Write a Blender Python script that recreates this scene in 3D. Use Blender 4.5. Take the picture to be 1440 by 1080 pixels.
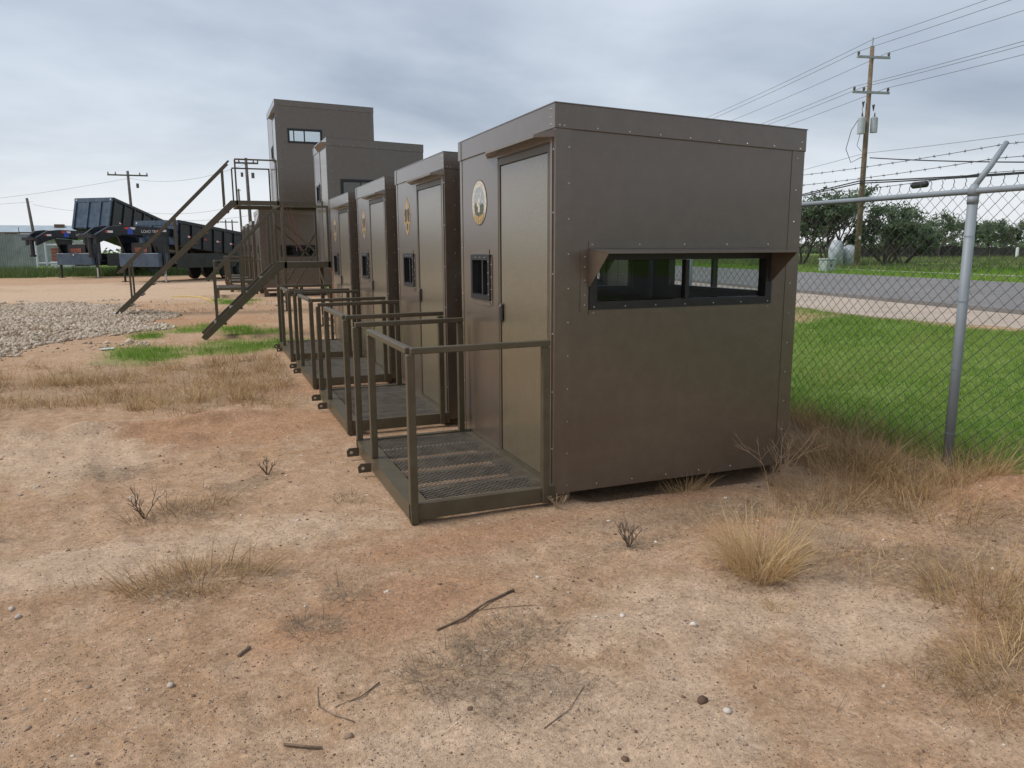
import bpy, math, random
import numpy as np
from mathutils import Vector, Matrix

# ------------------------------------------------------------------ camera, sky, sun, exposure
scene = bpy.context.scene
for o in list(bpy.data.objects): bpy.data.objects.remove(o, do_unlink=True)
col = scene.collection
YAW, PITCH, ROLL = 0.37971, 0.175, -0.005
CAM = Vector((-1.9372, -4.1515, 1.575))
cd = bpy.data.cameras.new('camera'); cam = bpy.data.objects.new('camera', cd); col.objects.link(cam)
cd.sensor_width = 36.0; cd.sensor_fit = 'HORIZONTAL'; cd.lens = 36.0 * 1067.77 / 1440.0
cd.clip_start = 0.05; cd.clip_end = 5000
f0 = Vector((math.sin(YAW), math.cos(YAW), 0)); r0 = Vector((math.cos(YAW), -math.sin(YAW), 0)); u0 = Vector((0, 0, 1))
fw = f0 * math.cos(PITCH) - u0 * math.sin(PITCH); up = u0 * math.cos(PITCH) + f0 * math.sin(PITCH)
rt = r0 * math.cos(ROLL) + up * math.sin(ROLL); up2 = up * math.cos(ROLL) - r0 * math.sin(ROLL)
cam.matrix_world = Matrix(((rt.x, up2.x, -fw.x, CAM.x), (rt.y, up2.y, -fw.y, CAM.y), (rt.z, up2.z, -fw.z, CAM.z), (0, 0, 0, 1)))
scene.camera = cam

SUN_EL, SUN_AZ = math.radians(52), math.radians(282)      # azimuth clockwise from +Y
sd = Vector((math.sin(SUN_AZ) * math.cos(SUN_EL), math.cos(SUN_AZ) * math.cos(SUN_EL), math.sin(SUN_EL)))
sl = bpy.data.lights.new('sun', 'SUN'); sl.energy = 1.5; sl.angle = math.radians(26); sl.color = (1.0, 0.965, 0.92)
so = bpy.data.objects.new('sun', sl); col.objects.link(so); so.rotation_euler = sd.to_track_quat('Z', 'Y').to_euler()

world = bpy.data.worlds.new('World'); scene.world = world; world.use_nodes = True
nt = world.node_tree; nt.nodes.clear()
def N(t, **k):
    n = nt.nodes.new(t)
    for a, b in k.items(): setattr(n, a, b)
    return n
L = lambda a, b: nt.links.new(a, b)
def MA(op, a, b=None, clamp=False):
    m = N('ShaderNodeMath', operation=op, use_clamp=clamp)
    for i, v in enumerate((a, b)):
        if v is None: continue
        if isinstance(v, (int, float)): m.inputs[i].default_value = v
        else: L(v, m.inputs[i])
    return m.outputs[0]
sky = N('ShaderNodeTexSky', sky_type='NISHITA', sun_disc=False)
sky.sun_elevation = SUN_EL; sky.sun_rotation = SUN_AZ; sky.air_density = 1.0; sky.dust_density = 2.0
skys = N('ShaderNodeVectorMath', operation='SCALE'); L(sky.outputs[0], skys.inputs[0]); skys.inputs['Scale'].default_value = 0.1
tc = N('ShaderNodeTexCoord'); sep = N('ShaderNodeSeparateXYZ'); L(tc.outputs['Generated'], sep.inputs[0])
zc = MA('MAXIMUM', sep.outputs[2], 0.0)
den = MA('ADD', zc, 0.16)
comb = N('ShaderNodeCombineXYZ'); L(MA('DIVIDE', sep.outputs[0], den), comb.inputs[0]); L(MA('DIVIDE', sep.outputs[1], den), comb.inputs[1])
n1 = N('ShaderNodeTexNoise'); n1.inputs['Scale'].default_value = 0.5; n1.inputs['Detail'].default_value = 5; n1.inputs['Roughness'].default_value = 0.5; n1.inputs['Distortion'].default_value = 0.4
mp = N('ShaderNodeMapping'); mp.inputs['Location'].default_value = (3.1, 1.7, 0); L(comb.outputs[0], mp.inputs[0]); L(mp.outputs[0], n1.inputs['Vector'])
n2 = N('ShaderNodeTexNoise'); n2.inputs['Scale'].default_value = 1.9; n2.inputs['Detail'].default_value = 6; n2.inputs['Roughness'].default_value = 0.55; L(mp.outputs[0], n2.inputs['Vector'])
cl = MA('ADD', MA('MULTIPLY', n1.outputs[0], 0.84), MA('MULTIPLY', n2.outputs[0], 0.16))
cr = N('ShaderNodeValToRGB'); L(cl, cr.inputs[0])
cr.color_ramp.elements[0].position = 0.38; cr.color_ramp.elements[0].color = (0.19, 0.232, 0.295, 1)
cr.color_ramp.elements[1].position = 0.62; cr.color_ramp.elements[1].color = (0.45, 0.49, 0.545, 1)
hz_ = MA('POWER', MA('SUBTRACT', 1.0, MA('MULTIPLY', zc, 4.4), True), 1.7)
hm = N('ShaderNodeMix', data_type='RGBA'); L(MA('MULTIPLY', hz_, 0.95), hm.inputs[0]); L(cr.outputs[0], hm.inputs[6]); hm.inputs[7].default_value = (0.63, 0.64, 0.66, 1)
fm = N('ShaderNodeMix', data_type='RGBA'); fm.inputs[0].default_value = 0.86; L(skys.outputs[0], fm.inputs[6]); L(hm.outputs[2], fm.inputs[7])
bg = N('ShaderNodeBackground'); L(fm.outputs[2], bg.inputs[0]); bg.inputs[1].default_value = 1.0
wo = N('ShaderNodeOutputWorld'); L(bg.outputs[0], wo.inputs[0])

scene.view_settings.view_transform = 'Standard'; scene.view_settings.look = 'None'
scene.view_settings.exposure = 0.66; scene.view_settings.gamma = 1.0; scene.view_settings.use_curve_mapping = False
scene.render.engine = 'CYCLES'
scene.render.resolution_x = 1024; scene.render.resolution_y = 768

# ------------------------------------------------------------------ numpy noise + helpers
rng = np.random.default_rng(7); random.seed(7)
def _hash(ix, iy, s):
    h = (ix.astype(np.int64) * 374761393 + iy.astype(np.int64) * 668265263 + s * 974634777) & 0x7fffffff
    h = ((h ^ (h >> 13)) * 1274126177) & 0x7fffffff
    return ((h ^ (h >> 16)) & 0xffff) / 65535.0
def vnoise(x, y, sc, s=0):
    x = np.asarray(x, float) / sc; y = np.asarray(y, float) / sc
    ix = np.floor(x); iy = np.floor(y); fx = x - ix; fy = y - iy
    fx = fx * fx * (3 - 2 * fx); fy = fy * fy * (3 - 2 * fy)
    a = _hash(ix, iy, s); b = _hash(ix + 1, iy, s); c = _hash(ix, iy + 1, s); d = _hash(ix + 1, iy + 1, s)
    return (a * (1 - fx) + b * fx) * (1 - fy) + (c * (1 - fx) + d * fx) * fy
def fbm(x, y, sc, s=0, o=4):
    t = 0; a = 0.5; 
    for k in range(o): t = t + a * vnoise(x, y, sc / 2 ** k, s + k * 17); a *= 0.5
    return t / (1 - 0.5 ** o)
def sstep(a, b, x): 
    t = np.clip((np.asarray(x, float) - a) / (b - a), 0, 1); return t * t * (3 - 2 * t)
def road_c(Y): return 0.2 * (np.asarray(Y, float) - 7)          # skew of the road against Y
def hz(X, Y):
    X = np.asarray(X, float); Y = np.asarray(Y, float)
    z = 0.5 * sstep(3.1, 8.0, X) + 0.0 * Y
    near = sstep(14, 5, np.hypot(X + 1, Y))
    flat = sstep(0.15, 0.5, np.maximum(np.maximum(-1.0 - X, X - 2.0), np.maximum(-0.1 - Y, Y - 9.5)))
    n = (fbm(X, Y, 1.7, 3) - 0.5) * 0.085 + (fbm(X, Y, 0.33, 9, 3) - 0.5) * 0.046 + (fbm(X, Y, 0.09, 21, 2) - 0.5) * 0.016 - np.abs(fbm(X, Y, .6, 13, 3) - .5) * .05
    z = z + n * (0.25 + 0.75 * flat) * (0.25 + 0.75 * near) * sstep(3.9, 3.0, X)
    z = z + 0.16 * np.exp(-(((X - 2.75) / 0.5) ** 2 + ((Y + 1.15) / 0.42) ** 2))
    z = z + 0.10 * np.exp(-(((X - 1.6) / 0.5) ** 2 + ((Y + 2.35) / 0.3) ** 2))
    z = z + 0.06 * np.exp(-(((X - 2.6) / 0.45) ** 2)) * sstep(-0.6, 0.2, Y) * sstep(30, 10, Y)
    z = z - 0.055 * sstep(.1, .35, X) * sstep(1.78, 1.5, X) * sstep(-.12, .08, Y) * sstep(9.0, 8.6, Y)
    # wheel ruts across the open yard
    for rx in (-3.55, -2.0):
        u_ = X - rx + .18 * (Y + 1) + .12 * np.sin(Y * .9); z = z + (.009 * np.exp(-((np.abs(u_) - .17) / .06) ** 2) - .007 * sstep(.17, .08, np.abs(u_)) + .006 * np.sin(Y * 39) * sstep(.12, .09, np.abs(u_))) * sstep(-3.2, -2.4, Y) * sstep(3.2, 2.2, Y) * sstep(.25, .6, fbm(X, Y, .9, 15))
    # rows of soil pushed up across the yard by wheels
    z = z + 0.085 * np.exp(-((Y - 3.35 - 0.12 * (X + 2.5) + 0.25 * (vnoise(X, Y, 1.3, 5) - .5)) / 0.13) ** 2) * sstep(-4.6, -3.4, X) * sstep(-0.9, -1.4, X) * (0.4 + vnoise(X, Y, .25, 8))
    z = z + 0.065 * np.exp(-((Y - 2.75 - 0.10 * (X + 2.5)) / 0.12) ** 2) * sstep(-4.2, -3.0, X) * sstep(-1.0, -1.5, X) * (0.3 + vnoise(X, Y, .3, 6))
    # low mound under the gravel heap
    z = z + 0.22 * sstep(1.0, 0.0, np.hypot((X + 7.2) / 4.2, (Y - 15.5) / 8.0)) * (0.5 + fbm(X, Y, 1.2, 44))
    return z
def hz1(x, y): return float(hz(np.array([x]), np.array([y]))[0])

def np_mesh(name, verts, faces, attrs=None, smooth=False):
    me = bpy.data.meshes.new(name); verts = np.asarray(verts, np.float32); faces = np.asarray(faces, np.int32)
    nf, k = faces.shape
    me.vertices.add(len(verts)); me.vertices.foreach_set('co', verts.ravel())
    me.loops.add(nf * k); me.loops.foreach_set('vertex_index', faces.ravel())
    me.polygons.add(nf); me.polygons.foreach_set('loop_start', np.arange(0, nf * k, k, dtype=np.int32))
    try: me.polygons.foreach_set('loop_total', np.full(nf, k, dtype=np.int32))
    except Exception: pass
    if smooth: me.polygons.foreach_set('use_smooth', np.ones(nf, bool))
    for an, av in (attrs or {}).items():
        a = me.attributes.new(an, 'FLOAT', 'POINT'); a.data.foreach_set('value', np.asarray(av, np.float32))
    me.update(calc_edges=True); me.validate()
    return me
def link(name, me, mat=None, parent=None):
    o = bpy.data.objects.new(name, me); col.objects.link(o)
    if mat is not None and me is not None and not me.materials: me.materials.append(mat)
    if parent is not None: o.parent = parent
    return o
def tag(o, label=None, cat=None, group=None, kind=None):
    if label: o['label'] = label
    if cat: o['category'] = cat
    if group: o['group'] = group
    if kind: o['kind'] = kind
    return o
def empty(name, loc=(0, 0, 0), rz=0.0):
    o = bpy.data.objects.new(name, None); col.objects.link(o); o.location = loc; o.rotation_euler = (0, 0, rz); o.empty_display_size = 0.1
    return o
def copy_tree(o, parent=None):
    c = o.copy(); col.objects.link(c); c.parent = parent
    for ch in o.children: copy_tree(ch, c)
    return c
class MB:
    def __init__(s): s.v = []; s.f = []
    def hexa(s, p):       # 4 bottom ccw + 4 top ccw
        b = len(s.v); s.v += [tuple(q) for q in p]
        s.f += [(b+3, b+2, b+1, b), (b+4, b+5, b+6, b+7), (b, b+1, b+5, b+4), (b+1, b+2, b+6, b+5), (b+2, b+3, b+7, b+6), (b+3, b, b+4, b+7)]
        return s
    def box(s, x0, x1, y0, y1, z0, z1):
        return s.hexa([(x0, y0, z0), (x1, y0, z0), (x1, y1, z0), (x0, y1, z0), (x0, y0, z1), (x1, y0, z1), (x1, y1, z1), (x0, y1, z1)])
    def beam(s, p, q, w, h, upv=(0, 0, 1)):
        p = Vector(p); q = Vector(q); d = (q - p).normalized(); u = Vector(upv)
        if abs(d.dot(u)) > .98: u = Vector((0, 1, 0))
        r = d.cross(u).normalized(); u = r.cross(d)
        c = [(-1, -1), (1, -1), (1, 1), (-1, 1)]
        return s.hexa([p + r * (a * w / 2) + u * (b * h / 2) for a, b in c] + [q + r * (a * w / 2) + u * (b * h / 2) for a, b in c])
    def tube(s, pts, r, n=8, cap=True):
        pts = [Vector(p) for p in pts]; rs = r if isinstance(r, (list, tuple)) else [r] * len(pts)
        b = len(s.v); prev = None
        for i, p in enumerate(pts):
            d = (pts[min(i+1, len(pts)-1)] - pts[max(i-1, 0)]).normalized()
            if prev is None:
                a = Vector((0, 0, 1)) if abs(d.z) < .9 else Vector((1, 0, 0)); u = d.cross(a).normalized()
            else: u = (prev - d * prev.dot(d)).normalized()
            prev = u; w = d.cross(u)
            for k in range(n):
                t = 2 * math.pi * k / n; s.v.append(tuple(p + (u * math.cos(t) + w * math.sin(t)) * rs[i]))
        for i in range(len(pts) - 1):
            for k in range(n):
                s.f.append((b + i*n + k, b + i*n + (k+1) % n, b + (i+1)*n + (k+1) % n, b + (i+1)*n + k))
        if cap:
            s.f.append(tuple(b + k for k in range(n))[::-1]); m = b + (len(pts)-1) * n; s.f.append(tuple(m + k for k in range(n)))
        return s
    def prism(s, poly, f, a, b):       # poly 2D list, f(u,v,t)->xyz, extruded t from a to b
        m = len(s.v); n = len(poly); s.v += [tuple(f(u, v, a)) for u, v in poly] + [tuple(f(u, v, b)) for u, v in poly]
        s.f.append(tuple(range(m, m+n))[::-1]); s.f.append(tuple(range(m+n, m+2*n)))
        for k in range(n): s.f.append((m+k, m+(k+1) % n, m+n+(k+1) % n, m+n+k))
        return s
    def build(s, name, mat, parent=None, bevel=0, smooth=False):
        me = bpy.data.meshes.new(name); me.from_pydata(s.v, [], s.f); me.update()
        import bmesh
        bm = bmesh.new(); bm.from_mesh(me); bmesh.ops.recalc_face_normals(bm, faces=bm.faces)
        if bevel: bmesh.ops.bevel(bm, geom=[e for e in bm.edges], offset=bevel, segments=1, affect='EDGES', profile=.7)
        bm.to_mesh(me); bm.free()
        if smooth:
            for p in me.polygons: p.use_smooth = True
        return link(name, me, mat, parent)
def wall(mb, axis, c0, c1, u0, u1, z0, z1, holes):
    """sheet between planes c0..c1 on axis ('x' or 'y'), u range, z range, rectangular holes (ua,ub,za,zb)"""
    us = sorted({u0, u1, *[h[0] for h in holes], *[h[1] for h in holes]}); zs = sorted({z0, z1, *[h[2] for h in holes], *[h[3] for h in holes]})
    inside = lambda u, z: any(h[0] < u < h[1] and h[2] < z < h[3] for h in holes)
    for i in range(len(us) - 1):
        run = None
        for j in range(len(zs) - 1):
            solid = not inside((us[i]+us[i+1])/2, (zs[j]+zs[j+1])/2)
            if solid and run is None: run = zs[j]
            if (not solid or j == len(zs) - 2) and run is not None:
                e = zs[j+1] if solid else zs[j]
                if axis == 'y': mb.box(us[i], us[i+1], c0, c1, run, e)
                else: mb.box(c0, c1, us[i], us[i+1], run, e)
                run = None
    return mb

# ------------------------------------------------------------------ materials
M = {}
def mat(name, color, rough=.6, metal=0., noise=None, bump=None, spec=.5, coat=0, attr=None):
    """noise=(scale, amount, detail) brightness mottling; bump=(scale, strength, distance)"""
    m = bpy.data.materials.new(name); m.use_nodes = True; t = m.node_tree; b = t.nodes['Principled BSDF']
    b.inputs['Roughness'].default_value = rough; b.inputs['Metallic'].default_value = metal; b.inputs['Specular IOR Level'].default_value = spec
    b.inputs['Base Color'].default_value = (*color, 1); b.inputs['Coat Weight'].default_value = coat; b.inputs['Coat Roughness'].default_value = .15
    tcn = t.nodes.new('ShaderNodeTexCoord')
    if noise:
        n = t.nodes.new('ShaderNodeTexNoise'); n.inputs['Scale'].default_value = noise[0]; n.inputs['Detail'].default_value = noise[2] if len(noise) > 2 else 5
        t.links.new(tcn.outputs['Object'], n.inputs['Vector'])
        r = t.nodes.new('ShaderNodeValToRGB'); a = noise[1]
        r.color_ramp.elements[0].position = .3; r.color_ramp.elements[1].position = .72
        r.color_ramp.elements[0].color = (*[c * (1 - a) for c in color], 1); r.color_ramp.elements[1].color = (*[min(1, c * (1 + a)) for c in color], 1)
        t.links.new(n.outputs[0], r.inputs[0]); t.links.new(r.outputs[0], b.inputs['Base Color'])
        mr = t.nodes.new('ShaderNodeMapRange'); mr.inputs[3].default_value = max(0.03, rough - .12); mr.inputs[4].default_value = min(1, rough + .12)
        t.links.new(n.outputs[0], mr.inputs[0]); t.links.new(mr.outputs[0], b.inputs['Roughness'])
    if bump:
        n = t.nodes.new('ShaderNodeTexNoise'); n.inputs['Scale'].default_value = bump[0]; n.inputs['Detail'].default_value = 4
        t.links.new(tcn.outputs['Object'], n.inputs['Vector'])
        bp = t.nodes.new('ShaderNodeBump'); bp.inputs['Strength'].default_value = bump[1]; bp.inputs['Distance'].default_value = bump[2]
        t.links.new(n.outputs[0], bp.inputs['Height']); t.links.new(bp.outputs[0], b.inputs['Normal'])
    M[name] = m
    return m
def grad_mat(name, stops, rough=.75, spec=.25, transl=0.25, attr='tint'):
    m = bpy.data.materials.new(name); m.use_nodes = True; t = m.node_tree; b = t.nodes['Principled BSDF']
    a = t.nodes.new('ShaderNodeAttribute'); a.attribute_name = attr
    r = t.nodes.new('ShaderNodeValToRGB'); e = r.color_ramp.elements
    while len(e) < len(stops): e.new(.5)
    for k, (p, c) in enumerate(stops): e[k].position = p; e[k].color = (*c, 1)
    t.links.new(a.outputs['Fac'], r.inputs[0]); t.links.new(r.outputs[0], b.inputs['Base Color'])
    b.inputs['Roughness'].default_value = rough; b.inputs['Specular IOR Level'].default_value = spec
    if transl:
        tr = t.nodes.new('ShaderNodeBsdfTranslucent'); t.links.new(r.outputs[0], tr.inputs[0]); mx = t.nodes.new('ShaderNodeMixShader'); mx.inputs[0].default_value = transl
        t.links.new(b.outputs[0], mx.inputs[1]); t.links.new(tr.outputs[0], mx.inputs[2]); t.links.new(mx.outputs[0], t.nodes['Material Output'].inputs[0])
    M[name] = m
    return m

def brown_paint(name, c, rough, dust, spec=.45, coat=1.0, cior=1.75):
    """baked enamel on sheet steel: faint oil-canning, dust film that thickens at the foot, fine orange peel"""
    m = mat(name, c, rough, 0, None, None, spec, coat)
    t = m.node_tree; b = t.nodes['Principled BSDF']; tcn = t.nodes.new('ShaderNodeTexCoord'); b.inputs['Coat IOR'].default_value = cior if coat > .5 else 1.5; b.inputs['Coat Roughness'].default_value = .24
    def nz(sc, d, ro=.55):
        n = t.nodes.new('ShaderNodeTexNoise'); n.inputs['Scale'].default_value = sc; n.inputs['Detail'].default_value = d; n.inputs['Roughness'].default_value = ro
        t.links.new(tcn.outputs['Object'], n.inputs['Vector']); return n.outputs[0]
    big = nz(1.3, 4); mid = nz(9, 6, .65); fine = nz(160, 2)
    mx = t.nodes.new('ShaderNodeMix'); mx.data_type = 'RGBA'
    mr = t.nodes.new('ShaderNodeMapRange'); mr.inputs[1].default_value = .42; mr.inputs[2].default_value = .75; mr.inputs[3].default_value = 0; mr.inputs[4].default_value = dust
    t.links.new(mid, mr.inputs[0]); t.links.new(mr.outputs[0], mx.inputs[0])
    mx.inputs[6].default_value = (*c, 1); mx.inputs[7].default_value = (.34, .27, .20, 1)
    t.links.new(mx.outputs[2], b.inputs['Base Color'])
    r2 = t.nodes.new('ShaderNodeMapRange'); r2.inputs[3].default_value = rough - .07; r2.inputs[4].default_value = rough + .13; t.links.new(mid, r2.inputs[0]); t.links.new(r2.outputs[0], b.inputs['Roughness'])
    bp = t.nodes.new('ShaderNodeBump'); bp.inputs['Strength'].default_value = .25; bp.inputs['Distance'].default_value = .012; t.links.new(big, bp.inputs['Height'])
    bp2 = t.nodes.new('ShaderNodeBump'); bp2.inputs['Strength'].default_value = .05; bp2.inputs['Distance'].default_value = .001; t.links.new(fine, bp2.inputs['Height'])
    t.links.new(bp.outputs[0], bp2.inputs['Normal']); t.links.new(bp2.outputs[0], b.inputs['Normal'])
    return m
brown_paint('brown', (.102, .074, .053), .30, .10, .4, .85, 1.62)
brown_paint('trim', (.104, .077, .055), .30, .12, .4, .85, 1.65)
brown_paint('olive', (.082, .066, .038), .42, .12, .4, .15)
brown_paint('door', (.140, .112, .066), .30, .10)
# pebble-embossed door skin
t = M['door'].node_tree
tn = t.nodes.new('ShaderNodeTexCoord'); vo = t.nodes.new('ShaderNodeTexNoise'); vo.inputs['Scale'].default_value = 75; vo.inputs['Detail'].default_value = 2
t.links.new(tn.outputs['Object'], vo.inputs['Vector']); bpn = t.nodes.new('ShaderNodeBump'); bpn.inputs['Strength'].default_value = .55; bpn.inputs['Distance'].default_value = .004
t.links.new(vo.outputs[0], bpn.inputs['Height']); t.links.new(bpn.outputs[0], t.nodes['Principled BSDF'].inputs['Normal'])
mat('black_frame', (.014, .014, .016), .45, noise=(20, .4))
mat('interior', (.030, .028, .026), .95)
mat('screw', (.62, .60, .57), .3, .8)
mat('rust_foot', (.14, .095, .06), .8, noise=(18, .5), bump=(60, .4, .005))
mat('deck_metal', (.105, .088, .066), .5, 0, noise=(9, .4))
mat('galv', (.27, .305, .33), .5, .0, noise=(5, .10), bump=(90, .12, .002))
mat('wire', (.085, .088, .09), .6, .3)
mat('barb', (.12, .115, .11), .7, .3)
mat('black_paint', (.012, .014, .019), .28, noise=(3, .4))
mat('trailer_sky_sheen', (.055, .085, .125), .33, noise=(3, .3))  # black trailer paint with the blue sky reflection put into its colour
mat('rubber', (.018, .018, .018), .85, bump=(40, .4, .01))
mat('chrome', (.55, .55, .55), .25, .9)
mat('red_tape', (.55, .05, .03), .4); mat('white_tape', (.75, .75, .75), .4); mat('blue_logo', (.03, .08, .45), .4)
mat('asphalt', (.205, .193, .182), .9, noise=(1.2, .16, 8), bump=(60, .5, .01))
mat('wood_pole', (.20, .145, .095), .85, noise=(5, .35), bump=(30, .5, .02))
mat('grey_pole', (.13, .11, .10), .85, noise=(4, .3))
mat('crossarm', (.34, .36, .37), .6, noise=(6, .2))
mat('xfmr', (.42, .45, .47), .4, noise=(5, .12))
mat('cable', (.025, .025, .028), .6); mat('thin_cable', (.22, .23, .25), .6)
mat('bark', (.10, .08, .065), .9, bump=(20, .6, .03))
mat('corrugated', (.33, .345, .35), .5, .25, noise=(1.2, .25)); mat('roof_pale', (.40, .46, .50), .5, noise=(1, .1))
mat('brick_red', (.33, .12, .08), .85); mat('tank_grey', (.40, .44, .46), .5, noise=(4, .3)); mat('white_paint', (.72, .72, .72), .5, noise=(3, .12)); mat('cabinet', (.35, .40, .36), .5, noise=(4, .15))
mat('orange', (.75, .12, .03), .5); mat('strap_red', (.20, .07, .055), .8); mat('hose', (.70, .52, .08), .5)
mat('dark_wood', (.055, .045, .04), .9, noise=(2, .4)); mat('stick', (.17, .115, .075), .9, noise=(25, .4), bump=(60, .5, .004)); mat('stick_grey', (.23, .175, .125), .9, noise=(25, .4), bump=(60, .5, .004))
mat('concrete', (.42, .37, .32), .9, noise=(3, .15))
mat('hedge_wall', (.09, .08, .075), .9, noise=(.6, .35))
g = bpy.data.materials.new('glass'); g.use_nodes = True; t = g.node_tree; t.nodes.remove(t.nodes['Principled BSDF'])
tr = t.nodes.new('ShaderNodeBsdfTransparent'); tr.inputs[0].default_value = (.90, .92, .92, 1); gl = t.nodes.new('ShaderNodeBsdfGlossy'); gl.inputs['Roughness'].default_value = .03
lw = t.nodes.new('ShaderNodeLayerWeight'); lw.inputs[0].default_value = .5; pw_ = t.nodes.new('ShaderNodeMath'); pw_.operation = 'POWER'; t.links.new(lw.outputs['Facing'], pw_.inputs[0]); pw_.inputs[1].default_value = 4.; fr = t.nodes.new('ShaderNodeMath'); fr.operation = 'MULTIPLY_ADD'; t.links.new(pw_.outputs[0], fr.inputs[0]); fr.inputs[1].default_value = .6; fr.inputs[2].default_value = .03; mx = t.nodes.new('ShaderNodeMixShader')
t.links.new(fr.outputs[0], mx.inputs[0]); t.links.new(tr.outputs[0], mx.inputs[1]); t.links.new(gl.outputs[0], mx.inputs[2]); t.links.new(mx.outputs[0], t.nodes['Material Output'].inputs[0]); M['glass'] = g
grad_mat('dry_blade', [(0, (.16, .092, .045)), (.4, (.39, .245, .115)), (.75, (.58, .40, .195)), (1, (.72, .55, .32))])
grad_mat('grey_blade', [(0, (.13, .095, .068)), (.5, (.27, .21, .145)), (1, (.50, .40, .28))])
grad_mat('green_blade', [(0, (.07, .15, .016)), (.5, (.16, .30, .034)), (.85, (.23, .39, .055)), (1, (.40, .40, .14))], transl=.45)
grad_mat('field_blade', [(0, (.06, .105, .028)), (.5, (.13, .19, .06)), (1, (.30, .27, .14))], transl=.3)
grad_mat('leaf', [(0, (.085, .115, .06)), (.5, (.165, .22, .125)), (1, (.27, .33, .21))], transl=.45)
grad_mat('pebble', [(0, (.13, .08, .05)), (.35, (.24, .15, .10)), (.7, (.42, .32, .24)), (1, (.70, .63, .54))], rough=.85, transl=0)
grad_mat('gravel', [(0, (.24, .18, .125)), (.4, (.42, .335, .25)), (1, (.66, .56, .44))], rough=.9, transl=0)

# ------------------------------------------------------------------ ground sheet
def graded(lo, hi, d0, d1, step, grow=1.16, cap=60.):
    mid = list(np.arange(d0, d1, step)); out = []
    x = d0; s = step
    while x > lo: s = min(s * grow, cap); x -= s; out.append(x)
    left = out[::-1]; out = []; x = mid[-1]; s = step
    while x < hi: s = min(s * grow, cap); x += s; out.append(x)
    return np.array(left + mid + out)
gx = graded(-900, 1100, -4.2, 3.6, .026, 1.05, 80); gy = graded(-300, 1800, -3.2, 4.4, .026, 1.04, 90)
GX, GY = np.meshgrid(gx, gy); nx, ny = len(gx), len(gy)
GZ = hz(GX, GY)
def ell(X, Y, cx, cy, rx, ry, a=0., soft=.45, s=1, nsc=.28):
    c, q = math.cos(a), math.sin(a); dx = X - cx; dy = Y - cy
    d = np.hypot((dx * c + dy * q) / rx, (-dx * q + dy * c) / ry) + (fbm(X, Y, nsc, 60 + s) - .5) * 1.3
    return sstep(1.0 + soft, 1.0 - soft, d)
MATS = [  # places where dead grass lies matted on the soil: x, y, rx, ry, angle
    (-1.13, -1.62, .30, .20, .2), (-.86, -1.42, .26, .17, -.4), (-.95, -1.85, .32, .18, 0), (-2.05, -.40, .46, .20, -.1), (-1.62, -1.05, .16, .10, 0), (-1.45, -.80, .2, .1, 0),
    (-2.05, .80, .45, .24, .35), (-1.75, 1.25, .3, .14, .2), (-2.6, 1.9, .45, .22, .1), (.55, -1.25, .34, .22, 0), (.15, -.72, .35, .12, .1),
    (1.2, -1.55, .5, .28, .3), (.75, -2.35, .45, .22, .3), (1.35, -2.1, .4, .3, .3), (1.7, -.7, .55, .4, .2), (-3.3, .6, .4, .15, .2), (-1.2, .55, .14, .1, 0), (.9, -.5, .5, .18, 0), (2.2, -1.5, .6, .4, 0)]
def litter(X, Y):
    m = np.zeros_like(X)
    for k, (a, b, c, d, e) in enumerate(MATS): m = np.maximum(m, ell(X, Y, a, b, c, d, e, .5, k))
    band = sstep(3.7, 4.3, Y + (fbm(X, Y, 1.1, 31) - .5) * 1.4) * sstep(8.2, 7.0, Y + (fbm(X, Y, 1.4, 33) - .5) * 2) * sstep(-.75, -1.05, X)
    far = .7 * sstep(8.5, 10, Y) * sstep(24, 16, Y) * sstep(.44, .60, fbm(X, Y, 1.8, 37)) * sstep(.5, -.5, X)
    fen = sstep(1.75, 2.15, X + (fbm(X, Y, .6, 35) - .5) * .5) * sstep(3.5, 3.2, X) * sstep(-1.1, -.5, Y)
    return np.maximum.reduce([m, .9 * band, far, .9 * fen])
RED = [(-1.5, 3.1, 1.1, .5, .1), (-2.6, 2.6, .8, .25, .1), (2.75, -1.15, .55, .45, 0), (1.65, -2.35, .5, .3, .2), (-1.25, -1.0, .5, .2, .3), (1.0, -.2, .4, .15, 0), (-1.1, 4.9, .5, .5, 0), (-2.3, 14, 1.6, 1.5, 0), (-.6, -.35, .7, .16, .1), (.9, -.75, .3, .2, 0)]
def redm(X, Y):
    m = np.zeros_like(X)
    for k, (a, b, c, d, e) in enumerate(RED): m = np.maximum(m, ell(X, Y, a, b, c, d, e, .7, 30 + k, .5))
    return m
PALE = [(.65, -1.75, .42, .3, .5), (.1, -1.5, .7, .3, 0), (-2.1, .1, 1.0, .3, .1), (-1.2, -2.2, .8, .5, 0), (-3.0, 2.4, .5, .8, .2), (-6, 28, 8, 5, 0), (-4, 36, 7, 4, 0), (1.2, -1.0, .2, .3, .4), (1.6, 20.5, 3, .5, 0)]
def palem(X, Y):
    m = np.zeros_like(X)
    for k, (a, b, c, d, e) in enumerate(PALE): m = np.maximum(m, ell(X, Y, a, b, c, d, e, .7, 50 + k, .5))
    # wheel print: a ladder of pressed bars
    u = X + 3.05 + .12 * (Y - 2.6); lane = sstep(.13, .10, np.abs(u)) * sstep(1.5, 1.9, Y) * sstep(3.6, 3.2, Y)
    return np.maximum(m, lane * (.35 + .65 * (np.sin(Y * 2 * math.pi / .16) > 0)))
DAMP = [(.95, -1.45, .22, .14, .4), (1.0, -1.1, .5, .2, .6), (.6, -.45, .7, .2, .1), (1.5, -1.6, .4, .2, .2)]
def dampm(X, Y):
    m = np.zeros_like(X)
    for k, (a, b, c, d, e) in enumerate(DAMP): m = np.maximum(m, ell(X, Y, a, b, c, d, e, .6, 70 + k, .3))
    return m
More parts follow.
